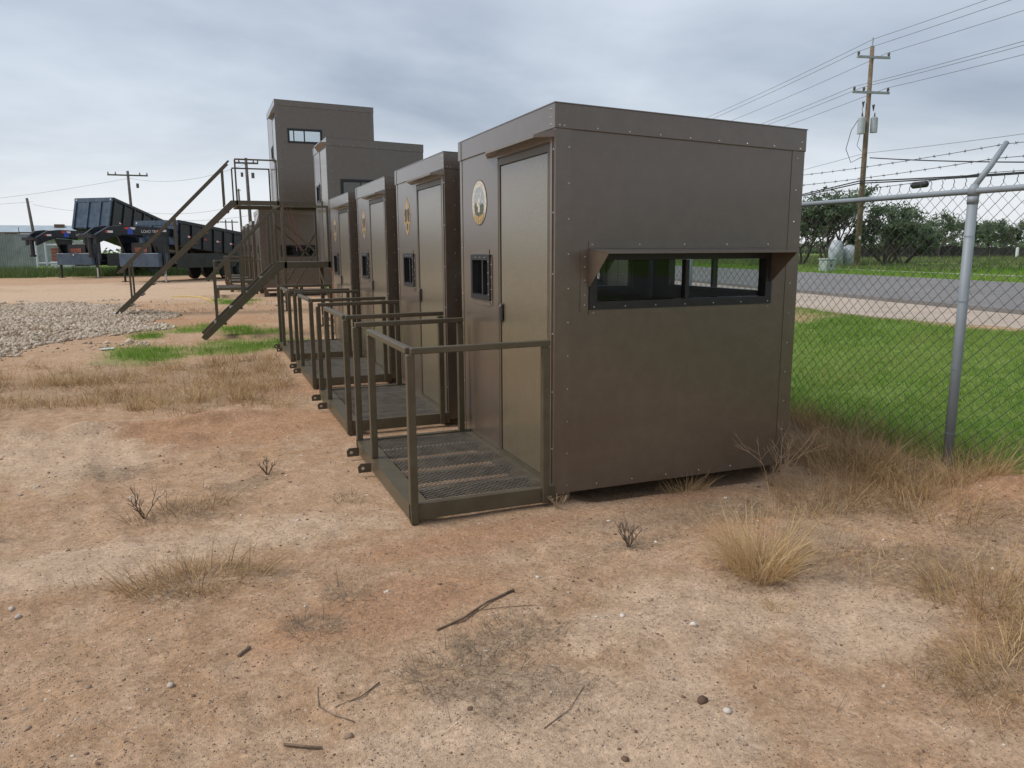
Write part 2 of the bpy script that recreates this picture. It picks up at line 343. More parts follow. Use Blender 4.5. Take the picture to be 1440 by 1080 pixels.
def lawnm(X, Y):
    near = sstep(3.05, 3.35, X + (fbm(X, Y, .5, 80) - .5) * .7 + .35 * sstep(1.0, 3.0, Y)) * sstep(8.3, 7.7, X + (fbm(X, Y, 1.6, 81) - .5) * 1.6)
    far = sstep(19.2, 19.6, X - road_c(Y) + (fbm(X, Y, 2, 82) - .5) * .8)
    left = sstep(51, 53, Y + .9 * (X + 12) * 0 + (fbm(X, Y, 3, 83) - .5) * 4) * sstep(9, 7, X) 
    left = np.maximum(left, sstep(58, 60, Y) * sstep(14, 10, X))
    pat = np.zeros_like(X)
    for k, (a, b, c, d) in enumerate([(-2.87, 8.8, .60, .95), (-1.45, 9.35, 1.0, .80), (-.70, 9.4, .5, .8), (-1.9, 12.6, .9, .7), (-1.1, 11.6, .6, .6), (-3.0, 11.6, .3, .5), (-1.2, 21.5, .7, 1.2)]): pat = np.maximum(pat, ell(X, Y, a, b, c, d, 0, .45, 90 + k, .5))
    return np.maximum.reduce([near, far, left, pat * .75]) * (1 - .75 * ell(X, Y, 7.0, 6.2, .8, .9, 0, .4, 99, .6))
att = dict(litter=litter(GX, GY).ravel(), red=redm(GX, GY).ravel(), pale=palem(GX, GY).ravel(), damp=dampm(GX, GY).ravel(), green=lawnm(GX, GY).ravel())
idx = np.arange(nx * ny).reshape(ny, nx)
q = np.stack([idx[:-1, :-1], idx[:-1, 1:], idx[1:, 1:], idx[1:, :-1]], -1).reshape(-1, 4)
gm = bpy.data.materials.new('soil'); gm.use_nodes = True; t = gm.node_tree; b = t.nodes['Principled BSDF']; b.inputs['Roughness'].default_value = .95; b.inputs['Specular IOR Level'].default_value = .12
tcn = t.nodes.new('ShaderNodeTexCoord')
def tn_(sc, d=5, ro=.55, out=0):
    n = t.nodes.new('ShaderNodeTexNoise'); n.inputs['Scale'].default_value = sc; n.inputs['Detail'].default_value = d; n.inputs['Roughness'].default_value = ro; t.links.new(tcn.outputs['Object'], n.inputs['Vector']); return n.outputs[0]
def rmp(v, a, b_, lo=0., hi=1.):
    m = t.nodes.new('ShaderNodeMapRange'); m.inputs[1].default_value = a; m.inputs[2].default_value = b_; m.inputs[3].default_value = lo; m.inputs[4].default_value = hi; t.links.new(v, m.inputs[0]); return m.outputs[0]
def mixc(f, a, b_, mode='MIX'):
    m = t.nodes.new('ShaderNodeMix'); m.data_type = 'RGBA'; m.blend_type = mode
    if isinstance(f, float): m.inputs[0].default_value = f
    else: t.links.new(f, m.inputs[0])
    for i, v in ((6, a), (7, b_)):
        if isinstance(v, tuple): m.inputs[i].default_value = (*v, 1)
        else: t.links.new(v, m.inputs[i])
    return m.outputs[2]
def tmath(op, a, b_):
    m = t.nodes.new('ShaderNodeMath'); m.operation = op
    for i, v in enumerate((a, b_)):
        if isinstance(v, float): m.inputs[i].default_value = v
        else: t.links.new(v, m.inputs[i])
    return m.outputs[0]
def attr(n):
    a = t.nodes.new('ShaderNodeAttribute'); a.attribute_name = n; return a.outputs['Fac']
big = tn_(.7, 4); mid = tn_(4.5, 6, .62); sm = tn_(22, 5, .65); grit = tn_(170, 3, .7)
c = mixc(rmp(big, .35, .65), (.405, .248, .142), (.47, .305, .188))
c = mixc(rmp(mid, .45, .72), c, (.49, .338, .226))
c = mixc(rmp(sm, .56, .74, 0, .55), c, (.28, .155, .085))
def crisp0(a, nz_, k): return rmp(tmath('ADD', attr(a), tmath('MULTIPLY', tmath('SUBTRACT', nz_, .5), k)), .2, .8)
c = mixc(tmath('MULTIPLY', crisp0('red', mid, 1.8), .6), c, (.40, .212, .115))
c = mixc(tmath('MULTIPLY', crisp0('pale', mid, 1.2), .7), c, (.56, .41, .285))
c = mixc(tmath('MULTIPLY', crisp0('damp', sm, 2.2), .5), c, (.23, .165, .112))
fine = tn_(75, 4, .7)
def crisp(a, nz_, k): return rmp(tmath('ADD', attr(a), tmath('MULTIPLY', tmath('SUBTRACT', nz_, .5), k)), .35, .65)
nn = tmath('ADD', tmath('MULTIPLY', sm, .45), tmath('ADD', tmath('MULTIPLY', fine, .35), tmath('MULTIPLY', mid, .2)))
c = mixc(tmath('MULTIPLY', rmp(tmath('ADD', tmath('MULTIPLY', attr('litter'), .5), nn), .88, 1.10), .85), c, (.205, .140, .088))
c = mixc(tmath('MULTIPLY', rmp(tmath('SUBTRACT', tmath('MULTIPLY', attr('litter'), .5), tmath('SUBTRACT', nn, 0.)), -.06, .12), .5), c, (.44, .32, .21))
grn = mixc(rmp(mid, .35, .65), (.11, .20, .028), (.17, .24, .05))
c = mixc(attr('green'), c, grn)
c = mixc(rmp(grit, .56, .70, 0, .45), c, (.21, .13, .08)); c = mixc(rmp(grit, .42, .30, 0, .5), c, (.60, .47, .36))
vo = t.nodes.new('ShaderNodeTexVoronoi'); vo.inputs['Scale'].default_value = 42; t.links.new(tcn.outputs['Object'], vo.inputs['Vector'])
sepc = t.nodes.new('ShaderNodeSeparateColor'); t.links.new(vo.outputs['Color'], sepc.inputs[0])
spk = tmath('MULTIPLY', rmp(vo.outputs['Distance'], .28, .16), rmp(sepc.outputs[0], .86, .9)); c = mixc(tmath('MULTIPLY', spk, .55), c, (.60, .50, .41))
spd = tmath('MULTIPLY', rmp(vo.outputs['Distance'], .35, .2), rmp(sepc.outputs[1], .84, .88)); c = mixc(tmath('MULTIPLY', spd, .3), c, (.17, .10, .065))
cr1 = tn_(48, 6, .72); cr2 = tn_(9, 7, .68)
def gry(v, a_, b_, lo, hi):
    r_ = rmp(v, a_, b_, lo, hi); k_ = t.nodes.new('ShaderNodeCombineColor')
    for q_ in range(3): t.links.new(r_, k_.inputs[q_])
    return k_.outputs[0]
c = mixc(1., c, gry(cr1, .32, .68, .80, 1.36), 'MULTIPLY'); c = mixc(1., c, gry(cr2, .35, .66, .93, 1.20), 'MULTIPLY')
cl_ = tn_(30, 3, .6); c = mixc(tmath('MULTIPLY', rmp(cl_, .64, .70), rmp(cr2, .46, .58)), c, (.19, .115, .07))
t.links.new(c, b.inputs['Base Color'])
b1 = t.nodes.new('ShaderNodeBump'); b1.inputs['Strength'].default_value = .6; b1.inputs['Distance'].default_value = .03; t.links.new(sm, b1.inputs['Height'])
b2 = t.nodes.new('ShaderNodeBump'); b2.inputs['Strength'].default_value = .9; b2.inputs['Distance'].default_value = .008; t.links.new(grit, b2.inputs['Height']); t.links.new(b1.outputs[0], b2.inputs['Normal'])
t.links.new(b2.outputs[0], b.inputs['Normal'])
tag(link('ground', np_mesh('ground', np.stack([GX.ravel(), GY.ravel(), GZ.ravel()], 1), q, att, True), gm), kind='structure')

# road and pale shoulder, sheets that follow the skewed road line
def strip(name, x0, x1, z0, z1, material, y0=-60, y1=400, wob=0., n=160):
    ys = np.concatenate([np.linspace(y0, 40, n), np.linspace(41, y1, 40)])
    a = x0 + road_c(ys) * (1 if wob == 0 else .15) + wob * (fbm(ys, ys * 0 + 3, 1.4, 5) - .5); bb = x1 + road_c(ys)
    v = []; f = []
    for i in range(len(ys)): v += [(a[i], ys[i], z0), (bb[i], ys[i], z0), (a[i], ys[i], z1), (bb[i], ys[i], z1)]
    for i in range(len(ys) - 1):
        k = 4 * i; f += [(k+2, k+3, k+7, k+6), (k, k+2, k+6, k+4), (k+3, k+1, k+5, k+7)]
    me = bpy.data.meshes.new(name); me.from_pydata(v, [], f); me.update(); o = link(name, me, material); tag(o, kind='structure'); return o
strip('road', 10.7, 18.8, .45, .585, M['asphalt'])
cal = mat('caliche', (.46, .37, .29), .95, noise=(1.4, .14, 8), bump=(50, .5, .01))
strip('road_shoulder', 8.0, 10.72, .40, .512, cal, wob=1.3)

# ------------------------------------------------------------------ scatter generators
def blades(name, P, H, Wd, lean, az, curl, tint, material, seg=3):
    n = len(H); P = np.asarray(P, float); t_ = np.linspace(0, 1, seg + 1); V = np.zeros((n, 2 * seg + 1, 3)); 
    d = np.stack([np.cos(az), np.sin(az), np.zeros(n)], 1); yaw = rng.uniform(0, math.pi, n); s = np.stack([np.cos(yaw), np.sin(yaw), np.zeros(n)], 1)
    for k, tt in enumerate(t_):
        ang = lean + curl * tt
        if k == 0: pos = P.copy()
        else: pos = pos + (H / seg)[:, None] * (d * np.sin(ang)[:, None] + np.array([0, 0, 1.]) * np.cos(ang)[:, None])
        w = Wd * (1 - .75 * tt)
        if k < seg: V[:, 2*k] = pos - s * w[:, None] / 2; V[:, 2*k+1] = pos + s * w[:, None] / 2
        else: V[:, 2*seg] = pos
    f = []
    for k in range(seg - 1): f += [(2*k, 2*k+1, 2*k+3), (2*k, 2*k+3, 2*k+2)]
    f += [(2*seg-2, 2*seg-1, 2*seg)]
    F = (np.array(f)[None] + (np.arange(n) * (2*seg+1))[:, None, None]).reshape(-1, 3)
    return np_mesh(name, V.reshape(-1, 3), F, dict(tint=np.repeat(tint, 2*seg+1)))
def scatter(n, x0, x1, y0, y1, dens):
    x = rng.uniform(x0, x1, n); y = rng.uniform(y0, y1, n); k = rng.uniform(0, 1, n) < dens(x, y); return x[k], y[k]
ICO_V = None
def ico():
    import bmesh
    bm = bmesh.new(); bmesh.ops.create_icosphere(bm, subdivisions=1, radius=1); v = np.array([q.co[:] for q in bm.verts]); f = np.array([[w.index for w in q.verts] for q in bm.faces]); bm.free(); return v, f
_ICO = ico()
OCT_V = np.array([(1, 0, 0), (0, 1, 0), (-1, 0, 0), (0, -1, 0), (0, 0, 1), (0, 0, -1), ], float); OCT_F = np.array([(0, 1, 4), (1, 2, 4), (2, 3, 4), (3, 0, 4), (1, 0, 5), (2, 1, 5), (3, 2, 5), (0, 3, 5)])
def stones(name, x, y, z, r, tint, flat=.6, smooth=False, octa=False):
    ICO_V, ICO_F = (OCT_V, OCT_F) if octa else globals()['_ICO']
    n = len(x); V = ICO_V[None] * (1 + rng.uniform(-.42, .30, (n, len(ICO_V), 1))) * rng.uniform(.55, 1.35, (n, 1, 3)) * np.array([1, 1, flat])
    a = rng.uniform(0, 2*math.pi, n); c_, s_ = np.cos(a)[:, None], np.sin(a)[:, None]
    X = V[..., 0] * c_ - V[..., 1] * s_; Y = V[..., 0] * s_ + V[..., 1] * c_
    V = np.stack([X, Y, V[..., 2]], -1) * r[:, None, None] + np.stack([x, y, z], 1)[:, None]
    F = (ICO_F[None] + (np.arange(n) * len(ICO_V))[:, None, None]).reshape(-1, 3)
    return np_mesh(name, V.reshape(-1, 3), F, dict(tint=np.repeat(tint, len(ICO_V))), smooth)

# ------------------------------------------------------------------ the blinds
BW, BL, BH, GAP, CAPH, SLX = 1.823, 1.785, 2.407, .063, .141, -.060
def rooftop(x, W=BW, H=BH, sl=SLX): return H + sl * x / W
def screw_row(mb, pts, nrm, r=.0058):
    nrm = Vector(nrm)
    for p in pts:
        p = Vector(p); mb.tube([p, p + nrm * .005], [r, r * .6], 6)
def window_unit(parent, name, axis, c, u0, u1, z0, z1, out, stiles, fr=.05, depth=.05):
    """black frame set into a wall opening; axis 'y' -> plane y=c. out=+-1 outward direction"""
    def bx(mb, a, b_, za, zb, d0, d1):
        lo, hi = sorted((c + out * d0, c + out * d1))
        mb.box(a, b_, lo, hi, za, zb) if axis == 'y' else mb.box(lo, hi, a, b_, za, zb)
    w = MB(); bx(w, u0, u1, z0, z0 + fr, -depth, .016); bx(w, u0, u1, z1 - fr, z1, -depth, .016); bx(w, u0, u0 + fr, z0 + fr, z1 - fr, -depth, .016); bx(w, u1 - fr, u1, z0 + fr, z1 - fr, -depth, .016)
    o = w.build(name, M['black_frame'], parent)
    ed = [u0 + fr] + list(stiles) + [u1 - fr]
    for s_ in stiles:
        m = MB(); bx(m, s_ - .014, s_ + .014, z0 + fr + .002, z1 - fr - .002, -depth + .008, .002); m.build('mullion', M['black_frame'], o)
    for i in range(len(ed) - 1):
        m = MB(); bx(m, ed[i] + .002, ed[i+1] - .002, z0 + fr + .004, z1 - fr - .004, -.026 - .008 * (i % 2), -.021 - .008 * (i % 2)); m.build('pane', M['glass'], o)
    return o
def emblem(parent, kind, yc, zc_):
    r = .166; poly = lambda pts: pts
    e = MB(); f = lambda u, v, tt: (-tt, yc + u, zc_ + v)
    circ = lambda rr, n=40: [(rr * math.cos(2*math.pi*k/n), rr * math.sin(2*math.pi*k/n)) for k in range(n)]
    if kind == 'round':
        e.prism(circ(r), f, .001, .0025); o = e.build('emblem', M['emb_dark'], parent)
        MB().prism(circ(r * .965), f, .0025, .0032).build('ring', M['emb_cream'], o)
        MB().prism(circ(r * .70), f, .0032, .0038).build('sky_field', M['emb_sky'], o)
        hill = [(-.62, -.15), (-.45, -.02), (-.25, -.12), (-.02, .04), (.2, -.08), (.42, .03), (.62, -.12), (.60, -.36), (.45, -.54), (.2, -.67), (-.2, -.67), (-.45, -.54), (-.6, -.36)]
        MB().prism([(a*r, b_*r) for a, b_ in hill], f, .0038, .0044).build('hill', M['emb_green'], o)
        deer = [(-.12, -.40), (-.10, -.02), (-.2, .12), (-.30, .42), (-.22, .44), (-.1, .16), (.02, .14), (.14, .44), (.22, .42), (.12, .12), (.22, .0), (.30, -.08), (.26, -.16), (.12, -.14), (.16, -.42)]
        MB().prism([(a*r, b_*r) for a, b_ in deer], f, .0044, .0050).build('deer', M['emb_cream'], o)
        scr = [(-.72, -.42), (-.5, -.5), (0, -.62), (.5, -.5), (.72, -.42), (.66, -.66), (.4, -.86), (0, -.97), (-.4, -.86), (-.66, -.66)]
        MB().prism([(a*r, b_*r) for a, b_ in scr], f, .0050, .0056).build('scroll', M['emb_gold'], o)
    else:
        out = [(0, 1.05), (.28, .72), (.55, .62), (.62, .3), (.92, .1), (.72, -.15), (.80, -.42), (.45, -.52), (.38, -.82), (0, -1.05), (-.38, -.82), (-.45, -.52), (-.80, -.42), (-.72, -.15), (-.92, .1), (-.62, .3), (-.55, .62), (-.28, .72)]
        e.prism([(a*r, b_*r*1.12) for a, b_ in out], f, .001, .0025); o = e.build('emblem', M['emb_gold'], parent)
        for s_ in (-1, 1):
            wing = [(s_*.06, .35), (s_*.45, .42), (s_*.70, .08), (s_*.5, -.05), (s_*.60, -.34), (s_*.2, -.3), (s_*.08, -.1)]
            MB().prism([(a*r, b_*r*1.1) for a, b_ in wing], f, .0025, .0032).build('dark_wing', M['emb_dark'], o)
        MB().prism([(-.16*r, .62*r), (0, .86*r), (.16*r, .62*r), (.1*r, .4*r), (-.1*r, .4*r)], f, .0025, .0032).build('crest', M['emb_sky'], o)
        MB().prism([(-.2*r, -.45*r), (.2*r, -.45*r), (.12*r, -.85*r), (-.12*r, -.85*r)], f, .0025, .0032).build('tail', M['emb_dark'], o)
    return o
mat('emb_dark', (.06, .05, .04), .5, noise=(60, .6)); mat('emb_cream', (.58, .54, .44), .5, noise=(55, .35)); mat('emb_sky', (.36, .40, .42), .5, noise=(30, .3)); mat('emb_green', (.09, .10, .07), .5, noise=(45, .6)); mat('emb_gold', (.40, .27, .11), .5, noise=(70, .65))

def deck_mesh(x0, x1, y0, y1, z, lx=.031, ly=.024):
    V = []; F = []
    nx_, ny_ = int((x1-x0)/lx), int((y1-y0)/ly)
    w = .0019; h = .0018
    def strand(a, b_):
        k = len(V); dx, dy = b_[0]-a[0], b_[1]-a[1]; l = math.hypot(dx, dy); px, py = -dy/l*w, dx/l*w
        sgn = 1 if py > 0 else -1; px *= sgn; py *= sgn
        for p in (a, b_): V.extend([(p[0]-px, p[1]-py, z-h), (p[0]+px, p[1]+py, z), (p[0]+px, p[1]+py, z+.0012), (p[0]-px, p[1]-py, z-h+.0012)])
        for j in range(4): F.append((k+j, k+(j+1) % 4, k+4+(j+1) % 4, k+4+j))
    for j in range(ny_):
        y = y0 + j*ly; o = (j % 2) * lx/2
        for i in range(nx_):
            xa = x0 + i*lx + o
            if xa + lx > x1 + .001: continue
            a = (xa, y); m = (xa + lx/2, y + ly); e = (xa + lx, y)
            strand(a, m); strand(m, e)
    return V, F
def platform(root, x0, x1, y0, y1, z0, z1, gate, legs=False, mesh_scale=1.0):
    """porch with steel frame, expanded-metal deck and railing; x0 outer edge, x1 wall"""
    fr = MB(); t_ = .05
    fr.box(x0, x1, y0, y0+t_, z0, z1); fr.box(x0, x1, y1-t_, y1, z0, z1); fr.box(x0, x0+.115, y0+t_, y1-t_, z1-.012, z1-.002); fr.box(x0, x0+.012, y0+t_, y1-t_, z0, z1-.012); fr.box(x1-t_, x1, y0+t_, y1-t_, z0, z1-.01)
    o = fr.build('platform_frame', M['olive'], root)
    for k in range(1, 5):
        y = y0 + (y1-y0) * k / 5; MB().box(x0+.012, x1-t_, y-.02, y+.02, z0+.005, z1-.024).build('bearer', M['olive'], o)
    V, F = deck_mesh(x0+.115, x1-t_, y0+t_, y1-t_, z1-.010, .031*mesh_scale, .024*mesh_scale)
    me = bpy.data.meshes.new('deck_grating'); me.from_pydata(V, [], F); me.update(); tag(link('deck_grating', me, M['deck_metal'], o), kind='stuff')
    h = 1.035 - .12; pw = .046
    rail = MB(); ztop = z1 + h
    r_ = MB().beam((x0+.025, y0+.025-.02, ztop-.018), (x1-.045, y0+.005, ztop-.012), .046, .036).build('hand_rail', M['olive'], root, .004)
    MB().beam((x0+.024, y0+.028, ztop-.018), (x0+.024, gate, ztop-.018), .046, .036).build('hand_rail', M['olive'], root, .004)
    MB().beam((x0+.02, y1-.025, ztop-.018), (x1-.045, y1-.025, ztop-.012), .046, .036).build('hand_rail', M['olive'], root, .004)
    for (px_, py_, pz) in ((x0+.023, y0+.005, z0-.02), (x0+.023, gate-.023, z1), (x0+.023, y1-.025, z0), (x1-.07, y0+.005, z0), (x1-.07, y1-.025, z0)):
        MB().box(px_-pw/2, px_+pw/2, py_-pw/2, py_+pw/2, pz, ztop-.036).build('rail_post', M['olive'], root, .004)
    return o
def make_blind(root, W=BW, Ln=BL, H=BH, g0=GAP, hood=True, emb='round', near_win=(.225, 1.60, 1.21, 1.56), stiles=(.935,), rear_win='same', screws=True):
    """coords local to root: door wall on x=0, broad window wall on y=0, z=0 the ground (or stand top)"""
    wt = .032; zt = H - CAPH + .012
    nw = near_win; hole = (nw[0]+.02, nw[1]-.02, nw[2]+.02, nw[3]-.02)
    bw_ = nw if rear_win == 'same' else rear_win; rhole = [(bw_[0]+.02, bw_[1]-.02, bw_[2]+.02, bw_[3]-.02)] if bw_ else []
    door = (.055, .93, g0+.02, 2.195); sw = (1.10, 1.52, 1.205, 1.54); swh = (sw[0]+.02, sw[1]-.02, sw[2]+.02, sw[3]-.02)
    rw = (.29, 1.53, 1.235, 1.555); rwh = (rw[0]+.02, rw[1]-.02, rw[2]+.02, rw[3]-.02)
    if Ln > 2: rw = (.5, Ln-.5, 1.235, 1.555); rwh = (rw[0]+.02, rw[1]-.02, rw[2]+.02, rw[3]-.02)
    nwall = wall(MB(), 'y', 0, wt, 0, W, g0, zt, [hole]).build('window_wall', M['brown'], root)
    wall(MB(), 'y', Ln-wt, Ln, 0, W, g0, zt, rhole).build('rear_wall', M['brown'], root)
    wall(MB(), 'x', W-wt, W, wt, Ln-wt, g0, zt, [rwh]).build('side_wall', M['brown'], root)
    dwall = wall(MB(), 'x', 0, wt, wt, Ln-wt, g0, zt, [door, swh]).build('door_wall', M['brown'], root)
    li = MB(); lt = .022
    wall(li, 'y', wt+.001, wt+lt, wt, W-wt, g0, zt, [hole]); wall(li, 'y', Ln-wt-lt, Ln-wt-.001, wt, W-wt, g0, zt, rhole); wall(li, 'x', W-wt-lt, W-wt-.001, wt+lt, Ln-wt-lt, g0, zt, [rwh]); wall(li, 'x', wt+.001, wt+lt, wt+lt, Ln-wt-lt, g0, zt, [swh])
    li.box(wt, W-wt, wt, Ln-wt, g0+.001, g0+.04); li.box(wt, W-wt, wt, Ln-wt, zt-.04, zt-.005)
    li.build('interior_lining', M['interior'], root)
    # sheet-metal corner angles
    tp = .0035; cw = .098
    for (cx, cy, sx, sy) in ((0, 0, 1, 1), (W, 0, -1, 1), (0, Ln, 1, -1), (W, Ln, -1, -1)):
        c_ = MB(); z0_, z1_ = g0-.004, H - CAPH + .008
        xa, xb = sorted((cx - sx*tp, cx + sx*cw)); ya, yb = sorted((cy - sy*tp, cy - sy*.0002)); c_.box(xa, xb, ya, yb, z0_, z1_)
        cw2 = .045 if cx == 0 else cw
        xa, xb = sorted((cx - sx*tp, cx - sx*.0002)); ya, yb = sorted((cy, cy + sy*cw2)); c_.box(xa, xb, ya, yb, z0_, z1_)
        c_.build('corner_trim', M['trim'], root)
    # roof cap: sloped hexahedron with fascia proud of the walls
    pr = .010
    rc = MB(); zz = lambda x: H + SLX * x / W
    rc.hexa([(-pr, -pr, zz(0)-CAPH), (W+pr, -pr, zz(W)-CAPH), (W+pr, Ln+pr, zz(W)-CAPH), (-pr, Ln+pr, zz(0)-CAPH), (-pr, -pr, zz(0)), (W+pr, -pr, zz(W)), (W+pr, Ln+pr, zz(W)), (-pr, Ln+pr, zz(0))])
    roof = rc.build('roof_cap', M['trim'], root, .004)
    MB().hexa([(-pr-.003, -pr-.003, zz(0)-.002), (W+pr+.003, -pr-.003, zz(W)-.002), (W+pr+.003, Ln+pr+.003, zz(W)-.002), (-pr-.003, Ln+pr+.003, zz(0)-.002), (-pr-.003, -pr-.003, zz(0)+.004), (W+pr+.003, -pr-.003, zz(W)+.004), (W+pr+.003, Ln+pr+.003, zz(W)+.004), (-pr-.003, Ln+pr+.003, zz(0)+.004)]).build('roof_sheet', M['trim'], roof)
    MB().box(-pr-.0035, -pr-.0003, Ln-.055, Ln+pr+.003, H-CAPH+.001, H-.003).build('fascia_splice', M['trim'], roof)
    # door
    d = door
    db = MB(); db.box(.004, .03, d[0]+.006, d[1]-.006, d[2]+.006, d[3]-.006); dr = db.build('door', M['trim'], root)
    pb = MB(); pb.box(-.004, .004, d[0]+.045, d[1]-.05, d[2]+.06, d[3]-.055); pb.build('door_panel', M['door'], dr, .003)
    eb = MB(); e_ = .04
    eb.box(-.009, .004, d[0]+.006, d[0]+e_, d[2]+.006, d[3]-.006); eb.box(-.009, .004, d[1]-e_, d[1]-.008, d[2]+.006, d[3]-.006); eb.box(-.009, .004, d[0]+e_, d[1]-e_, d[3]-.05, d[3]-.006); eb.box(-.009, .004, d[0]+e_, d[1]-e_, d[2]+.006, d[2]+.052)
    eb.build('door_edge', M['olive'], dr)
    jb = MB(); jb.box(-.012, -.0005, d[0]-.03, d[0]-.002, d[2], d[3]+.03); jb.box(-.012, -.0005, d[0]-.002, d[1]+.012, d[3]+.004, d[3]+.03); jb.box(-.008, -.0005, d[1]+.001, d[1]+.012, d[2], d[3]+.004)
    jb.build('door_jamb', M['trim'], root)
    hb = MB(); hb.box(-.022, -.009, d[1]-.095, d[1]-.048, 1.075, 1.205); hnd = hb.build('door_handle', M['black_frame'], dr, .006)
    MB().box(-.026, -.022, d[1]-.082, d[1]-.062, 1.09, 1.165).build('latch_paddle', M['chrome'], dr) if False else MB().tube([(-.022, d[1]-.072, 1.185), (-.028, d[1]-.072, 1.185)], .010, 10).build('lock', M['chrome'], dr)
    sb = MB(); sb.box(-.03, .02, d[0], d[1], d[2]-.03, d[2]-.002); sb.build('door_sill', M['olive'], root)
    # drip hood over the door
    za, zo, zb = H-CAPH-.003, 2.222, 2.232
    av = MB(); av.hexa([(-.0005, 1.17, zb-.012), (-.0005, .012, zb-.012), (-.108, .075, zo-.004), (-.108, .90, zo-.004), (-.0005, 1.17, za), (-.0005, .012, za), (-.110, .075, zo+.012), (-.110, .90, zo+.012)]); av.build('door_hood', M['trim'], root)
    # small square window beside the door
    o = window_unit(root, 'small_window', 'x', 0, *sw, -1, ((sw[0]+sw[1])/2-.02,), .04)
    fl = MB(); fl.box(-.005, -.0005, sw[0]+.03, sw[1]-.03, sw[3]+.002, sw[3]+.038); fl.box(-.005, -.0005, sw[0]+.01, sw[1]-.02, sw[2]-.04, sw[2]-.002); fl.box(-.005, -.0005, sw[0]-.03, sw[0]-.001, sw[2]-.03, sw[3]-.02)
    fl.build('flashing', M['trim'], o)
    # broad shooting window with its sheet-metal hood
    w_ = window_unit(root, 'shooting_window', 'y', 0, *nw, -1, stiles)
    if bw_: window_unit(root, 'rear_window', 'y', Ln, *bw_, 1, stiles)
    window_unit(root, 'side_window', 'x', W, *rw, 1, ((rw[0]+rw[1])/2-.02,), .04)
    sc = MB(); bk = (0, -1, 0)
    if hood:
        fl = MB(); fl.box(nw[0]-.005, nw[1]-.012, -.005, -.0005, nw[3]+.02, nw[3]+.066); fl.box(nw[0]-.058, nw[0]-.002, -.005, -.0005, nw[2]-.01, nw[3]+.005); fl.box(nw[0]+.002, nw[1]+.004, -.005, -.0005, nw[2]-.034, nw[2]-.001)
        fl.build('flashing', M['trim'], w_)
        hd = .255
        hb = MB(); hb.hexa([(nw[0]-.005, -.0005, nw[3]+.012), (nw[0]-.005, -hd, nw[3]-.010), (nw[1]-.008, -hd, nw[3]-.010), (nw[1]-.008, -.0005, nw[3]+.012), (nw[0]-.005, -.0005, nw[3]+.019), (nw[0]-.005, -hd, nw[3]-.003), (nw[1]-.008, -hd, nw[3]-.003), (nw[1]-.008, -.0005, nw[3]+.019)])
        h_ = hb.build('window_hood', M['trim'], root)
        for x in (nw[0]-.004, nw[1]-.012):
            MB().prism([(-.002, nw[3]+.011), (-hd+.005, nw[3]-.011), (-.02, 1.352), (-.002, 1.352)], lambda u, v, tt: (tt, u, v), x, x+.003).build('hood_cheek', M['trim'], h_)
        screw_row(sc, [(nw[0]+.02 + (nw[1]-nw[0]-.06) * k / 4, -.005, nw[3]+.043) for k in range(5)], bk)
        screw_row(sc, [(nw[0]+.03 + (nw[1]-nw[0]-.06) * k / 6, -.0165, nw[2]+.018) for k in range(7)], bk)
        screw_row(sc, [(nw[0]-.03, -.005, z) for z in (1.24, 1.30, 1.39, 1.47, 1.53)], bk)
        screw_row(sc, [(nw[0]+.03, -.005, nw[2]-.018), (nw[1]-.02, -.005, nw[2]-.018)], bk)
    if screws:
        screw_row(sc, [(.085, -tp, g0+.05 + k*.205) for k in range(11)], bk); screw_row(sc, [(W-.055, -tp, g0+.05 + k*.205) for k in range(11)], bk)
        screw_row(sc, [(.05 + (W-.09)*k/8, -pr, H-CAPH+.017+SLX*(.05+(W-.09)*k/8)/W) for k in range(9)], bk); screw_row(sc, [(.02, -pr, H-CAPH+.017), (W-.03, -pr, H-CAPH+.06+SLX)], bk)
        screw_row(sc, [(.30 + .26*k, 0, g0+.035) for k in range(6)], bk)
        screw_row(sc, [(-tp, .025, .35 + .36*k) for k in range(6)], (-1, 0, 0)); screw_row(sc, [(-pr, .05, H-.03), (-pr, .05, H-.075), (-pr, .05, H-.115)], (-1, 0, 0))
        screw_row(sc, [(-.0036, Ln-.025, .15 + .36*k) for k in range(6)], (-1, 0, 0)); screw_row(sc, [(0, 1.1+.25*k, g0+.03) for k in range(3)], (-1, 0, 0))
        screw_row(sc, [(-.005, sw[0]-.016, 1.2+.09*k) for k in range(4)] + [(-.0165, sw[0]+.1+.1*k, sw[3]-.02) for k in range(3)] + [(-.0165, sw[0]+.02, 1.25+.08*k) for k in range(4)], (-1, 0, 0), .005)
        tag(sc.build('screws', M['screw'], root), kind='stuff')
    if emb: emblem(root, emb, 1.34, 1.921)
    for (x, y) in ((.03, .02), (W-.12, .02), (.03, Ln-.11), (W-.12, Ln-.11)):
        MB().box(x, x+.09, y, y+.09, -.05, g0-.001).build('foot', M['rust_foot'], root)
    for x in (.05, W-.11): MB().box(x, x+.06, .15, Ln-.15, g0-.04, g0-.001).build('skid', M['rust_foot'], root)
def porch(root):
    pf = platform(root, -.93, -.004, -.03, 1.665, .028, .122, 1.10)
    for y in (1.04, 1.50):
        MB().prism([(-.01, .03), (-.10, .03), (-.105, .075), (-.085, .095), (-.01, .095)], lambda u, v, tt: (-.93+u, tt, v), y, y+.012).build('tow_lug', M['olive'], pf)
        MB().tube([(-1.0, y-.001, .062), (-1.0, y+.013, .062)], .012, 10).build('lug_hole', M['screw'], pf)
b1 = empty('hunting_blind', (0, 0, 0)); make_blind(b1); porch(b1)
GRP = 'brown box blinds standing in a row'
tag(b1, 'brown metal box blind with hooded window wall beside the chain-link fence', 'blind', GRP)
proto = empty('hunting_blind', (0.037, 2.34, 0)); make_blind(proto, emb='shield'); porch(proto)
